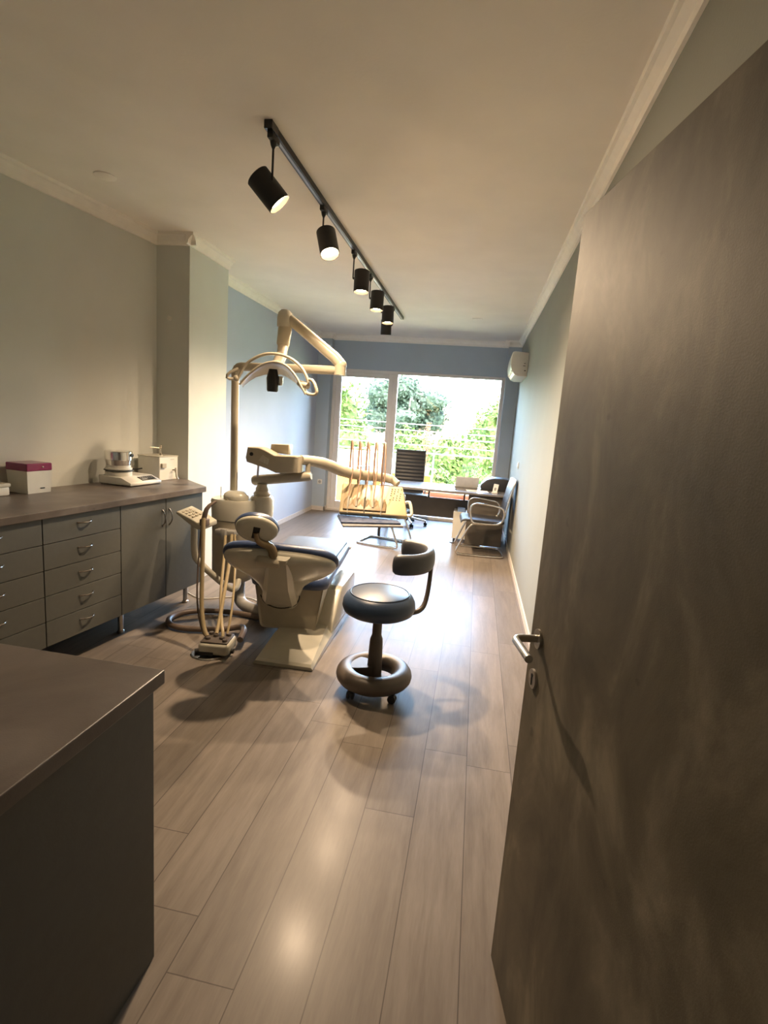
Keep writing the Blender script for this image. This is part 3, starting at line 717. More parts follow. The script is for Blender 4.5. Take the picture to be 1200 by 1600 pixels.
b = MB(M3); b.tube([(-.135, .055, .03), (-.10, .022, .074), (0, .014, .100), (.10, .022, .074), (.125, .05, .035), (.125, .10, .03)], .004, n=6, smooth=2); part('seam_line', b, m_gap, t, world=True)
b = MB(M3)
def pad_outline(s2):
    return [(x * (1 + s2), (y - .33) * (1 + s2 * .9) + .33) for x, y in outline(0) ]
b.loft([[(x, y, z) for x, y in pad_outline(k)] for (z, k) in ((-.002, .0), (-.010, .030), (-.032, .032), (-.050, .0), (-.058, -.10))])
part('backrest_pad', b, m_navy, t, world=True, ang=60, label='navy padding edging the backrest')
# headrest
hn = Vector((.28, -.86, -.42)).normalized(); hx_ = Vector((.93, .30, -.20)); hx_ = (hx_ - hn * hx_.dot(hn)).normalized(); hy_ = hn.cross(hx_)
if hy_.z < 0: hy_ = -hy_
M4 = Matrix(((hx_.x, hy_.x, hn.x, -1.165), (hx_.y, hy_.y, hn.y, 2.72), (hx_.z, hy_.z, hn.z, .905), (0, 0, 0, 1)))
b = MB(M4); b.lathe([(.118, -.002), (.119, .010), (.112, .024), (.090, .034), (.05, .038), (0, .039)], n=40, sy=.72); hr = part('headrest_shell', b, m_cream, t, world=True, ang=50)
b = MB(M4); b.box(-.020, .018, -.045, .035, .030, .0405, bev=.003); part('slot', b, m_gap, hr, world=True, smooth=False)
b = MB(M4); b.lathe([(0, -.052), (.09, -.048), (.118, -.034), (.125, -.018), (.121, -.001)], n=40, sy=.73); part('headrest_pad', b, m_navy, t, world=True, label='navy pad edging the headrest')
b = MB()
b.tube([M4 @ Vector((0, -.0, .042)), M4 @ Vector((.02, -.06, .05)), (-1.09, 2.765, .80), M3 @ Vector((-.02, .60, .06))], [.014, .018, .026, .03], n=12, smooth=2)
part('headrest_stem', b, mat('bronze_metal', (.22, .16, .09), .35, metal=.4), t, world=True)
b = MB(M3); b.box(-.125, .015, .575, .645, .03, .085, bev=.016); part('stem_socket', b, m_cream2, t, world=True)

# ================================================================= DENTAL UNIT (spittoon, lamp pole, arms)
t = empty('dental_unit', 'cream dental unit with spittoon, lamp mast and swinging instrument arm', 'dental unit', (-1.78, 3.78, 0))
def sup(cx, cy_, a, bb, z, n=28, p=2.6):
    P = []
    for k in range(n):
        th = 2 * PI * k / n; c, s2 = math.cos(th), math.sin(th)
        P.append((cx + a * math.copysign(abs(c) ** (2 / p), c), cy_ + bb * math.copysign(abs(s2) ** (2 / p), s2), z))
    return P
cx, cy0 = -1.795, 3.76
b = MB(); b.loft([sup(cx, cy0, .10, .09, .225), sup(cx, cy0, .145, .12, .245), sup(cx, cy0, .160, .135, .30), sup(cx, cy0, .165, .14, .715)]); part('lower_body', b, m_cream2, t, world=True, ang=50)
b = MB(); b.loft([sup(cx, cy0, .168, .143, .722), sup(cx, cy0, .175, .15, .86), sup(cx, cy0, .168, .143, .880), sup(cx, cy0, .13, .11, .884)]); part('upper_body', b, m_cream, t, world=True, ang=50)
b = MB(); b.loft([sup(-1.61, 3.84, .055, .06, .50), sup(-1.61, 3.84, .082, .085, .53), sup(-1.61, 3.84, .088, .09, .88), sup(-1.61, 3.84, .076, .078, .905), sup(-1.61, 3.84, .04, .04, .908)]); part('arm_pedestal', b, m_cream, t, world=True, ang=50)
b = MB(); b.lathe([(.095, .882), (.098, .905), (.090, .925), (.060, .945), (0, .950)], (-1.76, 3.70, 0), n=32, sy=.8); part('spittoon_lid', b, m_cream, t, world=True, ang=60)
b = MB(); b.tube([(-1.775, 3.74, .93), (-1.775, 3.74, 1.085)], .0035, n=8); b.tube([(-1.895, 3.72, .88), (-1.895, 3.72, .965)], .003, n=8); part('water_spout', b, m_satin, t, world=True)
b = MB(); b.box(-1.86, -1.70, 3.56, 3.63, .62, .665, bev=.008); b.box(-1.80, -1.76, 3.53, 3.57, .60, .68, bev=.006); part('hose_holder', b, m_grey, t, world=True)
b = MB(); b.tube([(-1.735, 3.74, .26), (-1.735, 3.73, .12), (-1.70, 3.70, .065), (-1.60, 3.64, .055), (-1.35, 3.56, .055)], .045, n=16, smooth=2); part('floor_conduit', b, m_grey, t, world=True)
b = MB(); b.tube([(-1.66, 3.80, .48), (-1.63, 3.78, .40), (-1.56, 3.72, .22), (-1.53, 3.66, .06)], .018, n=10, smooth=2); part('side_conduit', b, m_cream2, t, world=True)
b = MB(); b.lathe([(.062, .90), (.066, .925), (.050, .945), (.050, .965), (.040, .985), (.040, 1.0)], (-1.615, 3.85, 0), n=28); part('arm_swivel', b, m_cream2, t, world=True)
b = MB(); b.tube([(-1.70, 3.86, 1.018), (-1.685, 3.86, 1.02), (-1.245, 3.86, 1.092), (-1.225, 3.86, 1.095)], [.030, .040, .038, .028], n=20); part('swing_arm', b, m_cream2, t, world=True)
b = MB(); b.tube([(-1.255, 3.86, 1.10), (-1.255, 3.86, 1.19)], .019, n=14); b.tube([(-1.45, 3.86, 1.06), (-1.45, 3.86, 1.12)], .03, n=14); part('arm_joint', b, m_cream2, t, world=True)
# mast and lamp
b = MB(); b.tube([(-1.875, 3.90, .86), (-1.885, 3.90, 1.79)], .030, n=22); part('lamp_mast', b, m_cream2, t, world=True)
b = MB(); b.tube([(-1.885, 3.90, 1.76), (-1.885, 3.90, 1.84), (-1.865, 3.90, 1.875), (-1.83, 3.90, 1.885), (-1.06, 3.90, 1.895)], [.030, .032, .034, .032, .032], n=20, smooth=1); part('lower_lamp_arm', b, m_cream2, t, world=True)
b = MB(); b.tube([(-1.055, 3.90, 1.862), (-1.055, 3.90, 1.93)], .044, n=22); b.ball((-1.052, 3.90, 1.935), .044); part('lamp_elbow', b, m_cream2, t, world=True)
b = MB(); b.tube([(-1.06, 3.90, 1.945), (-1.10, 3.90, 1.985), (-1.42, 3.90, 2.215), (-1.48, 3.90, 2.26)], [.042, .042, .038, .034], n=20); part('upper_lamp_arm', b, m_cream2, t, world=True)
b = MB(); b.lathe([(.055, 2.185), (.058, 2.20), (.058, 2.26), (.050, 2.29), (.03, 2.31), (0, 2.315)], (-1.50, 3.90, 0), n=26); part('lamp_head_joint', b, m_cream, t, world=True)
b = MB(); b.tube([(-1.495, 3.90, 2.20), (-1.503, 3.885, 2.06), (-1.505, 3.882, 2.045)], [.052, .047, .040], n=22); b.tube([(-1.503, 3.885, 2.05), (-1.495, 3.85, 1.985), (-1.488, 3.81, 1.955)], [.040, .037, .036], n=20); b.tube([(-1.49, 3.82, 1.965), (-1.465, 3.66, 1.865)], [.042, .038], n=20); part('lamp_neck', b, m_cream2, t, world=True, label='stepped neck above the lamp head')
hc = Vector((-1.44, 3.60, 0))
FA = [(-1.668, 1.725), (-1.652, 1.748), (-1.605, 1.797), (-1.551, 1.842), (-1.495, 1.876), (-1.436, 1.892), (-1.385, 1.890), (-1.344, 1.877), (-1.305, 1.852), (-1.272, 1.818), (-1.245, 1.783), (-1.223, 1.744), (-1.194, 1.703), (-1.185, 1.685)]
BA = [(-1.728, 1.722), (-1.716, 1.738), (-1.675, 1.772), (-1.629, 1.802), (-1.565, 1.822), (-1.507, 1.832), (-1.47, 1.833), (-1.434, 1.831), (-1.395, 1.818), (-1.36, 1.800), (-1.325, 1.778), (-1.285, 1.741), (-1.245, 1.705), (-1.225, 1.69)]
b = MB(); rings = []
for (fx, fz), (bx_, bz) in zip(FA, BA):
    F = Vector((fx, 3.52, fz)); B = Vector((bx_, 3.70, bz)); Md = (F + B) / 2 + Vector((0, 0, .022))
    up_ = Vector((0, .25, 1)).normalized() * .007
    rings.append([F - up_ * .7, F + up_ * .7 + Vector((0, -.003, 0)), F * .75 + B * .25 + Vector((0, 0, .018)) + up_, Md + up_, F * .25 + B * .75 + Vector((0, 0, .016)) + up_, B + up_, B - up_, F * .25 + B * .75 + Vector((0, 0, .016)) - up_, Md - up_, F * .75 + B * .25 + Vector((0, 0, .018)) - up_])
b.loft(rings); hd_ = part('lamp_reflector', b, m_cream, t, world=True, ang=50, label='arched cream lamp head')
b = MB(); b.tube([(x, 3.517, z + .002) for x, z in FA], .0075, n=10, smooth=1); part('reflector_rim', b, m_cream2, hd_, world=True)
b = MB(); b.lathe([(.034, 1.695), (.040, 1.705), (.044, 1.79), (.03, 1.85)], (hc.x - .015, hc.y - .01, 0), n=24, sy=.8); part('bulb_shield', b, m_blackg, hd_, world=True, label='black bulb shield')
b = MB(); b.lathe([(.016, 1.742), (.020, 1.752), (.020, 1.805)], (hc.x + .032, hc.y + .01, 0), n=18); part('bulb_glass', b, m_steel, hd_, world=True)
P = [(-1.692, 3.53, 1.755), (-1.675, 3.53, 1.795), (-1.627, 3.53, 1.877), (-1.535, 3.53, 1.932), (-1.443, 3.53, 1.953), (-1.327, 3.53, 1.937), (-1.233, 3.53, 1.878), (-1.183, 3.53, 1.803), (-1.168, 3.53, 1.745)]
b = MB(); b.tube(P, .0105, n=12, smooth=2); part('lamp_bail', b, m_cream2, t, world=True, label='thin arched bail over the lamp head')
b = MB(); b.tube([(-1.695, 3.53, 1.765), (-1.755, 3.50, 1.760), (-1.745, 3.49, 1.795), (-1.68, 3.52, 1.835)], .011, n=10, smooth=1); b.ball((-1.700, 3.53, 1.770), .022); part('lamp_handle', b, m_cream2, t, world=True)
b = MB(); b.tube([(-1.20, 3.54, 1.715), (-1.165, 3.51, 1.690), (-1.105, 3.50, 1.690), (-1.100, 3.50, 1.72), (-1.135, 3.51, 1.785), (-1.165, 3.52, 1.79)], .0115, n=10, smooth=2); b.tube([(-1.25, 3.56, 1.765), (-1.175, 3.53, 1.745)], .022, n=12); part('lamp_handle', b, m_cream2, t, world=True)
# head of the instrument arm
b = MB(); b.prism([(-1.705, 1.205), (-1.690, 1.285), (-1.60, 1.287), (-1.545, 1.27), (-1.475, 1.238), (-1.285, 1.245), (-1.285, 1.122), (-1.46, 1.108), (-1.54, 1.135), (-1.695, 1.172)], 3.72, 3.86, 'y', bev=.012, seg=3); ah = part('arm_head', b, m_cream2, t, world=True, ang=25)
b = MB(); b.cyl((-1.655, 3.716, 1.235), (-1.655, 3.724, 1.235), .014, n=20); part('arm_head_port', b, m_gap, ah, world=True)
b = MB(); b.prism([(-1.60, 1.19), (-1.525, 1.165), (-1.51, 1.205), (-1.565, 1.235)], 3.716, 3.722, 'y', bev=.002); b.box(-1.55, -1.546, 3.713, 3.718, 1.175, 1.21); part('arm_head_cover', b, m_cream, ah, world=True, smooth=False)
b = MB(); b.prism([(-1.57, 1.25), (-1.565, 1.312), (-1.42, 1.318), (-1.42, 1.24)], 3.87, 3.96, 'y', bev=.006); part('arm_head_box', b, m_cream2, ah, world=True)
b = MB(); b.tube([(-1.63, 3.80, 1.19), (-1.645, 3.82, 1.05)], .008, n=8); part('arm_strut', b, m_satin, t, world=True)
b = MB(); b.tube([(-1.30, 3.82, 1.215), (-1.26, 3.88, 1.210), (-1.165, 4.02, 1.185), (-1.04, 4.20, 1.107), (-.84, 4.38, 1.08), (-.70, 4.43, 1.07), (-.63, 4.40, 1.03)], [.036, .040, .045, .046, .043, .038, .03], n=18, smooth=1); part('instrument_arm', b, m_cream2, t, world=True)
# instrument console (hangs on the arm, moves with it)
u = Vector((.995, .10, .012)).normalized()
kn = Vector((-.05, -.70, .68)); kn = (kn - u * kn.dot(u)).normalized(); kv = kn.cross(u)
if kv.z > 0: kv = -kv
kv = -kv                                            # up the face
K0 = Vector((-.775, 4.10, .805))
M5 = Matrix(((u.x, kv.x, kn.x, K0.x), (u.y, kv.y, kn.y, K0.y), (u.z, kv.z, kn.z, K0.z), (0, 0, 0, 1)))
b = MB(M5); b.prism([(-.275, 0), (.285, 0), (.225, .30), (-.285, .30)], -.05, 0, 'z', bev=.012, seg=3); co = part('console', b, m_console, t, world=True, ang=30, label='sloping cream instrument console')
b = MB(M5)
b.box(-.245, .105, .022, .105, .001, .018, bev=.006)
for k in range(5):
    b.lathe([(.036, .001), (.036, .018), (.028, .022), (0, .023)], (-.205 + k * .068, .098, 0), n=24, sy=1.35)
part('instrument_rest', b, m_brown and mat('bronze_beige_plastic', (.24, .17, .09), .4), co, world=True)
b = MB(M5)
for r_ in range(6):
    for c_ in range(4):
        if (r_ * 4 + c_) % 5 == 4: continue
        b.box(.125 + c_ * .026 - r_ * -.002, .133 + c_ * .026 + r_ * .002, .150 + r_ * .022, .157 + r_ * .022, .0, .0025)
part('keypad_marks', b, m_gap, co, world=True, smooth=False)
b = MB(M5); b.tube([(.262, .02, -.02), (.305, .015, -.015), (.320, .03, -.01), (.300, .14, -.01), (.28, .16, -.02), (.255, .15, -.025)], .013, n=10, smooth=2); part('console_handle', b, m_cream, co, world=True)
labs = [(-.205, 1), (-.137, 0), (-.069, 1), (-.001, 0), (.067, 1)]
for k, (lx, long_) in enumerate(labs):
    base = M5 @ Vector((lx, .08, .03)); top_back = M5 @ Vector((lx - .02, .31, -.02))
    zt_ = 1.385
    b = MB()
    b.tube([top_back, (top_back.x - .012, top_back.y + .01, 1.15), (top_back.x - .006, top_back.y, 1.33), (top_back.x + .006, top_back.y - .03, zt_), (top_back.x + .022, top_back.y - .06, 1.34), (top_back.x + .045, 4.20, 1.12), (base.x - .002, base.y + .03, .98), tuple(base + Vector((0, 0, .02)))], [.0085, .0085, .0085, .0085, .007, .005, .0045, .0045], n=9, smooth=3)
    part('instrument_hose', b, m_hose_p, co, world=True)
    b = MB()
    if long_: b.tube([tuple(base + Vector((0, .01, .05))), tuple(base), tuple(base + Vector((.002, -.02, -.045))), tuple(base + Vector((.004, -.03, -.085)))], [.007, .010, .008, .0035], n=12)
    else: b.tube([tuple(base + Vector((0, .01, .04))), tuple(base), tuple(base + Vector((.001, -.012, -.028)))], [.006, .0075, .009], n=12)
    part('handpiece', b, m_cream if k != 2 else m_steel, co, world=True)
# lower tray
mt = [(-1.085, 4.17), (-.612, 4.27), (-.50, 3.98), (-.93, 3.76)]
b = MB(); b.prism([(x, y) for x, y in mt], .742, .756, 'z', bev=.003); tr = part('tray', b, mat('tray_steel', (.13, .13, .135), .45), t, world=True, smooth=False, label='grey metal tray under the console')
b = MB(); b.prism([(mt[0][0] + .01, mt[0][1] - .01), (mt[1][0] - .008, mt[1][1] - .012), (-.525, 4.02), (-.960, 3.825)], .757, .770, 'z', bev=.004); part('tray_mat', b, m_bluebib, tr, world=True, smooth=False, label='dark blue ribbed mat')
b = MB(); b.tube([(-.79, 4.14, .80), (-.79, 4.12, .752)], .012, n=10); part('tray_bracket', b, m_satin, t, world=True)

# assistant keypad and its arm (branches off the unit)
AK = Matrix.Translation((-1.83, 3.27, .80)) @ Matrix.Rotation(math.radians(-24), 4, 'Z') @ Matrix.Rotation(math.radians(8), 4, 'Y') @ Matrix.Rotation(math.radians(14), 4, 'X')
b = MB(AK); b.prism([(-.165, .010), (-.15, .030), (.02, .022), (.12, .006), (.125, -.028), (.06, -.040), (-.02, -.028)], -.065, .065, 'y', bev=.010, seg=3); ap = part('assistant_panel', b, m_cream, t, world=True, ang=30)
b = MB(AK)
for i in range(3):
    for j in range(4): b.box(-.115 + j * .036, -.098 + j * .036, -.042 + i * .028, -.030 + i * .028, .024, .031)
part('keys', b, m_cream2, ap, world=True, smooth=False)
b = MB(); b.tube([(-1.865, 3.28, .79), (-1.875, 3.30, .74), (-1.875, 3.30, .54), (-1.86, 3.32, .48), (-1.73, 3.48, .27), (-1.69, 3.54, .22), (-1.69, 3.62, .225), (-1.72, 3.70, .30)], .023, n=16, smooth=2); part('assistant_arm', b, m_cream, t, world=True)
b = MB(); b.tube([(-1.75, 3.20, .785), (-1.74, 3.19, .84), (-1.725, 3.20, .90), (-1.69, 3.25, .935)], [.016, .018, .014, .010], n=12, smooth=1); b.box(-1.765, -1.715, 3.17, 3.22, .77, .82, bev=.006); part('suction_holder', b, m_hose_b, t, world=True)
hoses = [([(-1.735, 3.17, .83), (-1.70, 3.10, .50), (-1.66, 3.02, .28), (-1.61, 2.96, .16), (-1.575, 2.94, .115)], .0145, m_hose_g),
         ([(-1.745, 3.17, .82), (-1.73, 3.10, .55), (-1.70, 3.03, .30), (-1.64, 2.98, .15), (-1.60, 2.955, .112)], .006, m_hose_b),
         ([(-1.715, 3.55, .64), (-1.66, 3.42, .50), (-1.60, 3.22, .32), (-1.56, 3.08, .18), (-1.535, 2.99, .115)], .0125, m_hose_g),
         ([(-1.76, 3.54, .63), (-1.70, 3.40, .48), (-1.62, 3.20, .30), (-1.53, 3.05, .15), (-1.49, 2.99, .135), (-1.48, 2.965, .112)], .0105, m_hose_g),
         ([(-1.695, 3.56, .64), (-1.62, 3.42, .50), (-1.54, 3.24, .34), (-1.49, 3.10, .2), (-1.475, 3.02, .112)], .008, m_hose_g)]
for pts, r_, m_ in hoses:
    b = MB(); b.tube(pts, r_, n=10, smooth=2); part('suction_hose', b, m_, t, world=True)
# filter box on the floor
t = empty('suction_box', 'small cream suction box with hose sockets standing on a chrome plate', 'suction box', (-1.51, 2.965, 0), math.radians(8))
b = MB(); b.lathe([(.115, 0), (.118, .004), (.110, .010), (0, .010)], (-.05, -.035, 0), n=32, sx=.95, sy=.75); part('chrome_plate', b, m_chrome, t)
b = MB(); b.box(-.10, .095, -.09, .09, .018, .096, bev=.022, seg=4); fb = part('box_body', b, m_cream, t)
b = MB(); b.box(-.088, .083, -.078, .078, .094, .104, bev=.004); part('top_plate', b, m_brown, t)
b = MB(); b.box(-.095, .0, -.0925, -.085, .018, .042); part('opening', b, m_gap, t, smooth=False)
for (x, y) in ((-.055, -.03), (-.02, .02), (.03, -.015), (.055, .045), (-.06, .05), (.06, -.05)):
    b = MB(); b.lathe([(.017, .102), (.017, .112), (.013, .118), (0, .118)], (x, y, 0), n=16); part('hose_socket', b, m_brown, t)
b = MB(); b.cyl((.085, -.03, .035), (.112, -.03, .035), .016, n=16); part('roller', b, m_gap, t)
b = MB(); b.cyl((-.10, -.03, .022), (-.135, -.045, .020), .016, n=16); part('roller', b, m_gap, t)
b = MB()
b.tube([(-1.40, 3.05, .07), (-1.43, 3.19, .085), (-1.50, 3.28, .06), (-1.60, 3.27, .03), (-1.75, 3.22, .025), (-1.90, 3.185, .025), (-2.02, 3.22, .025), (-2.085, 3.33, .025), (-2.05, 3.46, .025), (-1.93, 3.55, .025), (-1.78, 3.585, .025), (-1.60, 3.58, .025), (-1.45, 3.54, .03)], .021, n=12, smooth=3)
solo('drain_hose', b, m_hose_b, 'thick brown hose looping on the floor from suction box to dental chair', 'hose')
b = MB(); b.tube([(-2.28, 3.92, .005), (-2.10, 3.80, .005), (-1.95, 3.93, .005), (-1.80, 4.0, .005), (-1.66, 3.95, .005), (-1.62, 3.85, .02)], .0045, n=6, smooth=3)
solo('power_cord', b, m_white, 'thin white cord lying on the floor behind the dental unit', 'cord')

# ================================================================= OPERATOR STOOL
t = empty('operator_stool', 'round blue operator stool with wraparound backrest and ring base', 'stool', (-.455, 2.80, 0))
b = MB(); prof = []
P = [(.164 + .055 * math.cos(2 * PI * k / 16), .108 + .052 * math.sin(2 * PI * k / 16)) for k in range(16)]
rows = [[(r * math.cos(2 * PI * i / 56), r * math.sin(2 * PI * i / 56), h) for (r, h) in P] for i in range(57)]
b.grid(rows, True); bmesh.ops.remove_doubles(b.bm, verts=b.bm.verts[:], dist=1e-5); part('base_ring', b, m_brown, t, ang=60)
b = MB(); b.loft([[(-.165, -.07, .07), (-.165, .11, .07), (-.165, .11, .150), (-.165, -.07, .150)], [(-.09, -.055, .06), (-.09, .09, .06), (-.09, .09, .153), (-.09, -.055, .153)], [(.01, -.04, .05), (.01, .045, .05), (.01, .045, .165), (.01, -.04, .165)]]); part('ring_bridge', b, m_brown, t, ang=20)
b = MB(); b.lathe([(.0, .045), (.048, .048), (.044, .10), (.038, .30), (.036, .320), (.027, .345), (.027, .49)], n=28); part('column', b, m_brown, t)
for k in range(4):
    a = math.radians(-129 + 90 * k)
    x, y = .165 * math.cos(a), .165 * math.sin(a)
    b = MB(); b.cyl((x, y, .045), (x, y, .075), .009, n=10)
    M_ = Matrix.Translation((x, y, .024)) @ Matrix.Rotation(a + .6, 4, 'Z') @ Matrix.Rotation(PI / 2, 4, 'X')
    for s2 in (-1, 1): b.lathe([(0, -.007), (.022, -.007), (.024, -.004), (.024, .004), (.022, .007), (0, .007)], (0, 0, s2 * .012), n=18, M=M_)
    b.ball((x, y, .038), .018, .018, .014); part('castor', b, m_black, t)
b = MB(); b.lathe([(0, .452), (.10, .452), (.150, .470), (.185, .485)], n=36); part('seat_pan', b, m_brown, t)
b = MB(); b.lathe([(.0, .478), (.175, .478), (.197, .492), (.207, .520), (.203, .552), (.188, .580), (.168, .594), (.155, .598), (0, .601)], n=48); st = part('seat', b, m_stool, t, ang=60)
b = MB(); b.tube([(.165 * math.cos(2 * PI * i / 48), .165 * math.sin(2 * PI * i / 48), .596) for i in range(48)], .004, n=8, closed=True); part('piping', b, m_stool, st)
b = MB(); b.tube([(.06, .03, .462), (.17, .085, .462), (.235, .125, .480), (.255, .155, .54), (.262, .18, .66), (.262, .20, .76)], [.015, .015, .016, .014, .013, .013], n=14, smooth=2); part('backrest_tube', b, m_brown, t)
bc = Vector((.085, .20, 0)); R_ = .165
def padring(a, sc_=1):
    c = bc + Vector((math.cos(a) * R_, math.sin(a) * R_, 0)); n_ = Vector((math.cos(a), math.sin(a), 0)); zc_ = .768 + .01 * math.sin(a)
    P = []
    for k in range(16):
        th = 2 * PI * k / 16; cc, ss = math.cos(th), math.sin(th)
        P.append(c + n_ * (.030 * sc_ * math.copysign(abs(cc) ** .75, cc)) + Vector((0, 0, zc_ + .060 * sc_ * math.copysign(abs(ss) ** .65, ss))))
    return P
rings = [padring(math.radians(-100), .3), padring(math.radians(-98), .75), padring(math.radians(-93), .95)] + [padring(math.radians(a)) for a in range(-86, 87, 8)] + [padring(math.radians(93), .95), padring(math.radians(98), .75), padring(math.radians(100), .3)]
b = MB(); b.loft(rings); part('backrest', b, m_stool_b, t, ang=60, label='curved dark grey-blue backrest')

# ================================================================= DESK AND OFFICE CORNER
t = empty('desk', 'long dark desk with a glossy top in front of the window', 'desk', (-.4, 7.4, 0))
DZ = .712
b = MB(); b.box(-1.24, .500, 6.93, 7.70, DZ - .028, DZ, bev=.003); part('desk_top', b, m_desk, t, world=True, smooth=False)
b = MB(); b.box(-.04, .440, 6.985, 7.00, 0.01, DZ - .028); part('end_panel', b, m_deskd, t, world=True, smooth=False)
b = MB(); b.box(.415, .440, 7.0, 7.62, 0.01, DZ - .028); part('side_panel', b, m_deskd, t, world=True, smooth=False)
b = MB(); b.box(-1.20, -.04, 7.38, 7.40, .27, .545, bev=.002); b.box(-1.20, -.62, 7.37, 7.55, .543, .556); part('modesty_panel', b, m_deskd, t, world=True, smooth=False)
for (x, y) in ((-1.205, 6.96), (-1.205, 7.66)):
    b = MB(); b.box(x - .018, x + .018, y - .018, y + .018, 0, DZ - .028, bev=.002); part('leg', b, m_brown, t, world=True, smooth=False)
for x in (-.60, -.10):
    b = MB(); b.box(x - .012, x + .012, 7.37, 7.40, .54, DZ - .028); part('bracket', b, m_brown, t, world=True, smooth=False)
t = empty('drawer_pedestal', 'low mobile pedestal with white side beside the desk end panel', 'pedestal', (-.03, 7.35, 0))
b = MB(); b.box(-.19, .21, -.30, .22, .055, .42, bev=.004); part('body', b, m_white, t, smooth=False)
for k in range(3):
    b = MB(); b.box(-.185, .205, .22, .235, .06 + k * .12, .175 + k * .12, bev=.002); part('drawer', b, m_deskd, t, smooth=False)
for (x, y) in ((-.155, -.26), (.17, -.26), (-.155, .18), (.17, .18)):
    b = MB(); b.cyl((x - .012, y, .026), (x + .012, y, .026), .026, n=16); b.cyl((x, y, .03), (x, y, .056), .012, n=10); part('castor', b, m_black, t)
b = MB(); b.tube([(-.24, 7.02, .006), (-.18, 6.98, .006), (-.12, 6.93, .006), (-.07, 6.95, .006)], .006, n=6, smooth=2); solo('desk_cable', b, m_black, 'short dark cable on the floor at the pedestal foot', 'cable')

# printer, laptop, papers, card
t = empty('printer', 'black rounded desktop printer at the wall end of the desk', 'printer', (.315, 7.50, DZ))
b = MB(); b.prism([(-.20, 0), (.195, 0), (.195, .165), (.10, .178), (-.06, .175), (-.135, .150), (-.20, .09), (-.215, .05)], -.16, .16, 'y', bev=.022, seg=4); part('housing', b, m_leather, t, ang=45)
b = MB(); b.box(-.235, -.17, -.15, .10, .035, .05, bev=.004); part('paper_tray', b, m_grey, t, smooth=False)
t = empty('laptop', 'open pale grey laptop seen from behind on the desk', 'laptop', (-.09, 7.44, DZ), math.radians(8))
b = MB(); b.box(-.16, .16, -.02, .20, .0, .016, bev=.004); part('keyboard_base', b, m_grey, t, smooth=False)
b = MB(M=Matrix.Translation((0, -.02, .014)) @ Matrix.Rotation(math.radians(28), 4, 'X')); b.box(-.16, .16, -.004, .004, 0, .17, bev=.003); part('screen_lid', b, m_paper, t, smooth=False)  # grey lid coloured paper white, glare painted into its colour
t = empty('card_holder', 'small white standing card in a holder near the desk front edge', 'card holder', (.293, 7.12, DZ), math.radians(-6))
b = MB(M=Matrix.Rotation(math.radians(-14), 4, 'X')); b.box(-.032, .032, -.002, .002, .008, .125, M=Matrix.Rotation(.12, 4, 'Y')); cdp = part('card', b, m_paper, t, smooth=False)
b = MB(M=Matrix.Rotation(math.radians(-14), 4, 'X')); b.box(-.015, .012, -.0035, -.0022, .035, .075, M=Matrix.Rotation(.12, 4, 'Y')); part('printed_mark', b, m_grey, cdp, smooth=False)
b = MB(); b.box(-.04, .04, -.025, .045, 0, .010, bev=.003); part('stand', b, m_white, t, smooth=False)
b = MB(); b.prism([(-.09, -.14), (.20, -.10), (.18, .08), (-.11, .04)], 0, .004, 'z'); o = solo('paper_sheet', b, m_paper, 'light blue-white papers lying flat beside the laptop', 'papers', smooth=False); o.location = (.02, 7.20, DZ)
b = MB(); b.tube([(-.07, 0, .006), (.07, .012, .006)], [.005, .004], n=8); o = solo('pen', b, m_screen, 'dark pen lying on the desk left of the papers', 'pen'); o.location = (-.28, 7.12, DZ)
b = MB(); b.box(.0, .10, -.02, .05, 0, .05); o = solo('blue_folder_stack', b, mat('blue_card', (.18, .28, .50), .6), 'small blue folders on top of the pedestal', 'folders', smooth=False); o.location = (-.17, 7.12, .42); 

# office chair behind the desk
t = empty('office_chair', 'high-backed black ribbed office chair behind the desk', 'chair', (-.97, 8.02, 0), math.radians(8))
b = MB()
def rib_row(z, yb):
    return [(x, yb + .012 * math.cos(z * 2 * PI / .055) * .5 - .02 * (1 - (x / .23) ** 2), z) for x in (-.222, -.2, -.1, 0, .1, .2, .222)]
zz = [.46 + i * .011 for i in range(63)]
front = [rib_row(z, .17 + .10 * ((z - .46) / .69)) for z in zz]
backr = [[(x, y + .030, z) for (x, y, z) in r] for r in front]
b.loft([f + r[::-1] for f, r in zip(front, backr)]); part('backrest', b, m_leather, t, ang=70, label='black ribbed leather back')
for s2 in (-1, 1):
    b = MB(); b.tube([(s2 * .228, .19, .46), (s2 * .228, .29, 1.15)], .009, n=10); part('side_rail', b, m_chrome, t)
b = MB(); b.box(-.23, .23, -.27, .20, .43, .49, bev=.025, seg=4); part('seat', b, m_leather, t)
for s2 in (-1, 1):
    b = MB(); b.tube([(s2 * .24, .22, .52), (s2 * .26, .18, .655), (s2 * .26, -.10, .655), (s2 * .25, -.16, .60), (s2 * .24, -.12, .46)], .012, n=10, smooth=2); part('armrest', b, m_chrome, t)
b = MB(); b.lathe([(.03, .06), (.045, .08), (.045, .11), (.026, .13), (.026, .43)], n=20); part('gas_lift', b, m_black, t)
for k in range(5):
    a = math.radians(-75 + 72 * k); c_, s_2 = math.cos(a), math.sin(a)
    b = MB(); b.tube([(.03 * c_, .03 * s_2, .105), (.30 * c_, .30 * s_2, .072)], [.020, .012], n=10); lg = part('leg', b, m_chrome, t)
    b = MB(); b.cyl((.30 * c_, .30 * s_2, .045), (.30 * c_, .30 * s_2, .075), .008, n=8)
    for w_ in (-1, 1): b.cyl((.30 * c_ - s_2 * w_ * .006, .30 * s_2 + c_ * w_ * .006, .027), (.30 * c_ - s_2 * w_ * .024, .30 * s_2 + c_ * w_ * .024, .027), .027, n=16)
    part('castor', b, m_black, lg)

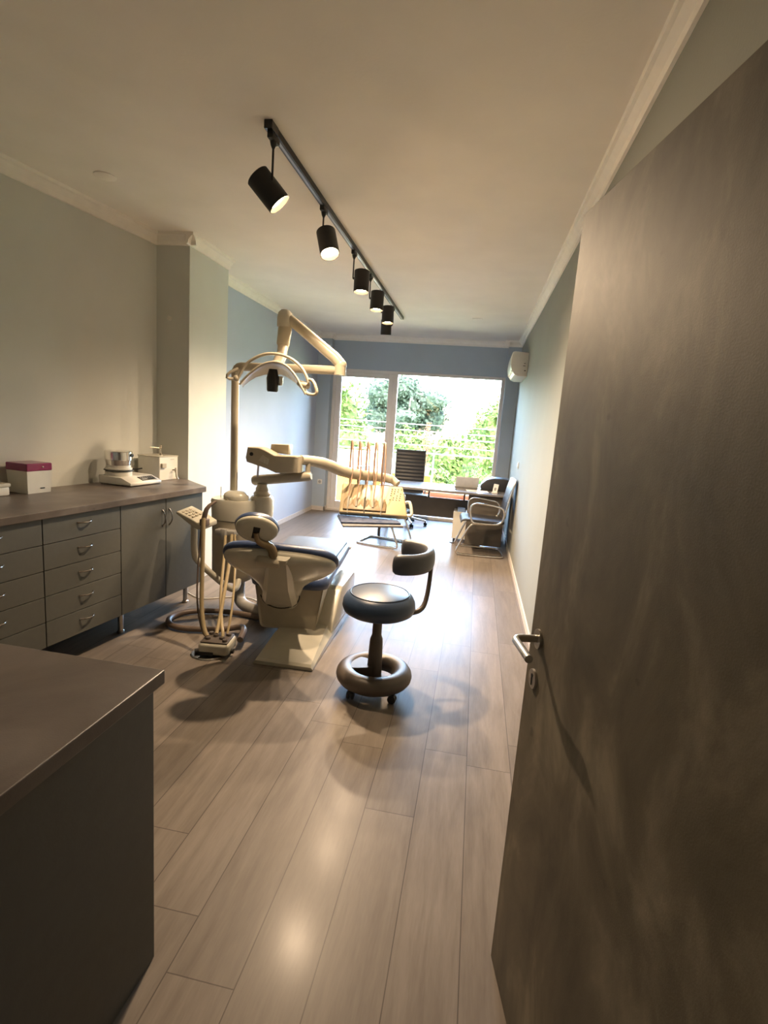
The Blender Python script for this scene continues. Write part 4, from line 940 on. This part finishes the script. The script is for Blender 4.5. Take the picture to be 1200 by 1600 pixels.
# chrome cantilever visitor chairs
def visitor(loc, rz, lab):
    t = empty('visitor_chair', lab, 'chair', loc, rz, group='chrome cantilever visitor chairs')
    r_ = .0125; W_ = .245
    b = MB(); P = [(.13, -W_ + .02, .405), (.17, -W_, .40), (.215, -W_, .34), (.315, -W_, .10), (.335, -W_, .04), (.30, -W_, .0135), (-.16, -W_, .0135), (-.235, -W_ + .03, .0135), (-.245, -W_ + .08, .0135), (-.245, W_ - .08, .0135), (-.235, W_ - .03, .0135), (-.16, W_, .0135), (.30, W_, .0135), (.335, W_, .04), (.315, W_, .10), (.215, W_, .34), (.17, W_, .40), (.13, W_ - .02, .405)]
    P = [(-.02, -W_ + .02, .405)] + P + [(-.02, W_ - .02, .405)]
    b.tube(P, r_, n=12, smooth=2); part('cantilever_frame', b, m_chrome, t)
    for s2 in (-1, 1):
        b = MB(); b.tube([(.17, s2 * (W_ + .005), .43), (.195, s2 * (W_ + .005), .50), (.205, s2 * (W_ + .005), .60), (.17, s2 * (W_ + .005), .652), (.10, s2 * (W_ + .005), .66), (-.10, s2 * (W_ + .005), .64), (-.18, s2 * (W_ + .005), .62), (-.205, s2 * (W_ + .005), .57), (-.20, s2 * (W_ + .005), .47), (-.15, s2 * (W_ + .005), .425), (-.08, s2 * (W_ + .005), .415), (.13, s2 * (W_ + .005), .415)], .0115, n=12, smooth=2, closed=True)
        part('armrest', b, m_chrome, t)
    b = MB(); b.loft([[(x, y, z) for y, z in ((-.225, .425), (.225, .425), (.235, .44), (.225, .455), (-.225, .455), (-.235, .44))] if 0 else [(x, -.225, z0), (x, .225, z0), (x, .232, z0 + .014), (x, .225, z0 + .028), (x, -.225, z0 + .028), (x, -.232, z0 + .014)] for (x, z0) in ((-.22, .425), (-.10, .422), (.10, .428), (.25, .432), (.285, .420), (.30, .398))]); part('seat', b, m_leather, t, ang=30)
    b = MB(); b.loft([[(x, -.215, z), (x, .215, z), (x - .022, .215, z), (x - .022, -.215, z)] for (x, z) in ((-.205, .50), (-.215, .62), (-.245, .78), (-.275, .90), (-.295, .955))]); part('backrest', b, m_leather, t, ang=30)
    b = MB(); b.tube([(-.17, -.222, .43), (-.212, -.225, .50), (-.232, -.225, .65), (-.262, -.225, .80), (-.30, -.225, .95), (-.308, -.19, .965), (-.308, .19, .965), (-.30, .225, .95), (-.262, .225, .80), (-.232, .225, .65), (-.212, .225, .50), (-.17, .222, .43)], .0115, n=12, smooth=2); part('back_frame', b, m_chrome, t)
visitor((.185, 6.61, 0), math.radians(180 + 4), 'chrome and black visitor chair against the right wall by the desk')
visitor((-1.11, 6.56, 0), math.radians(-13), 'chrome-legged visitor chair mostly hidden behind the dental instrument console')
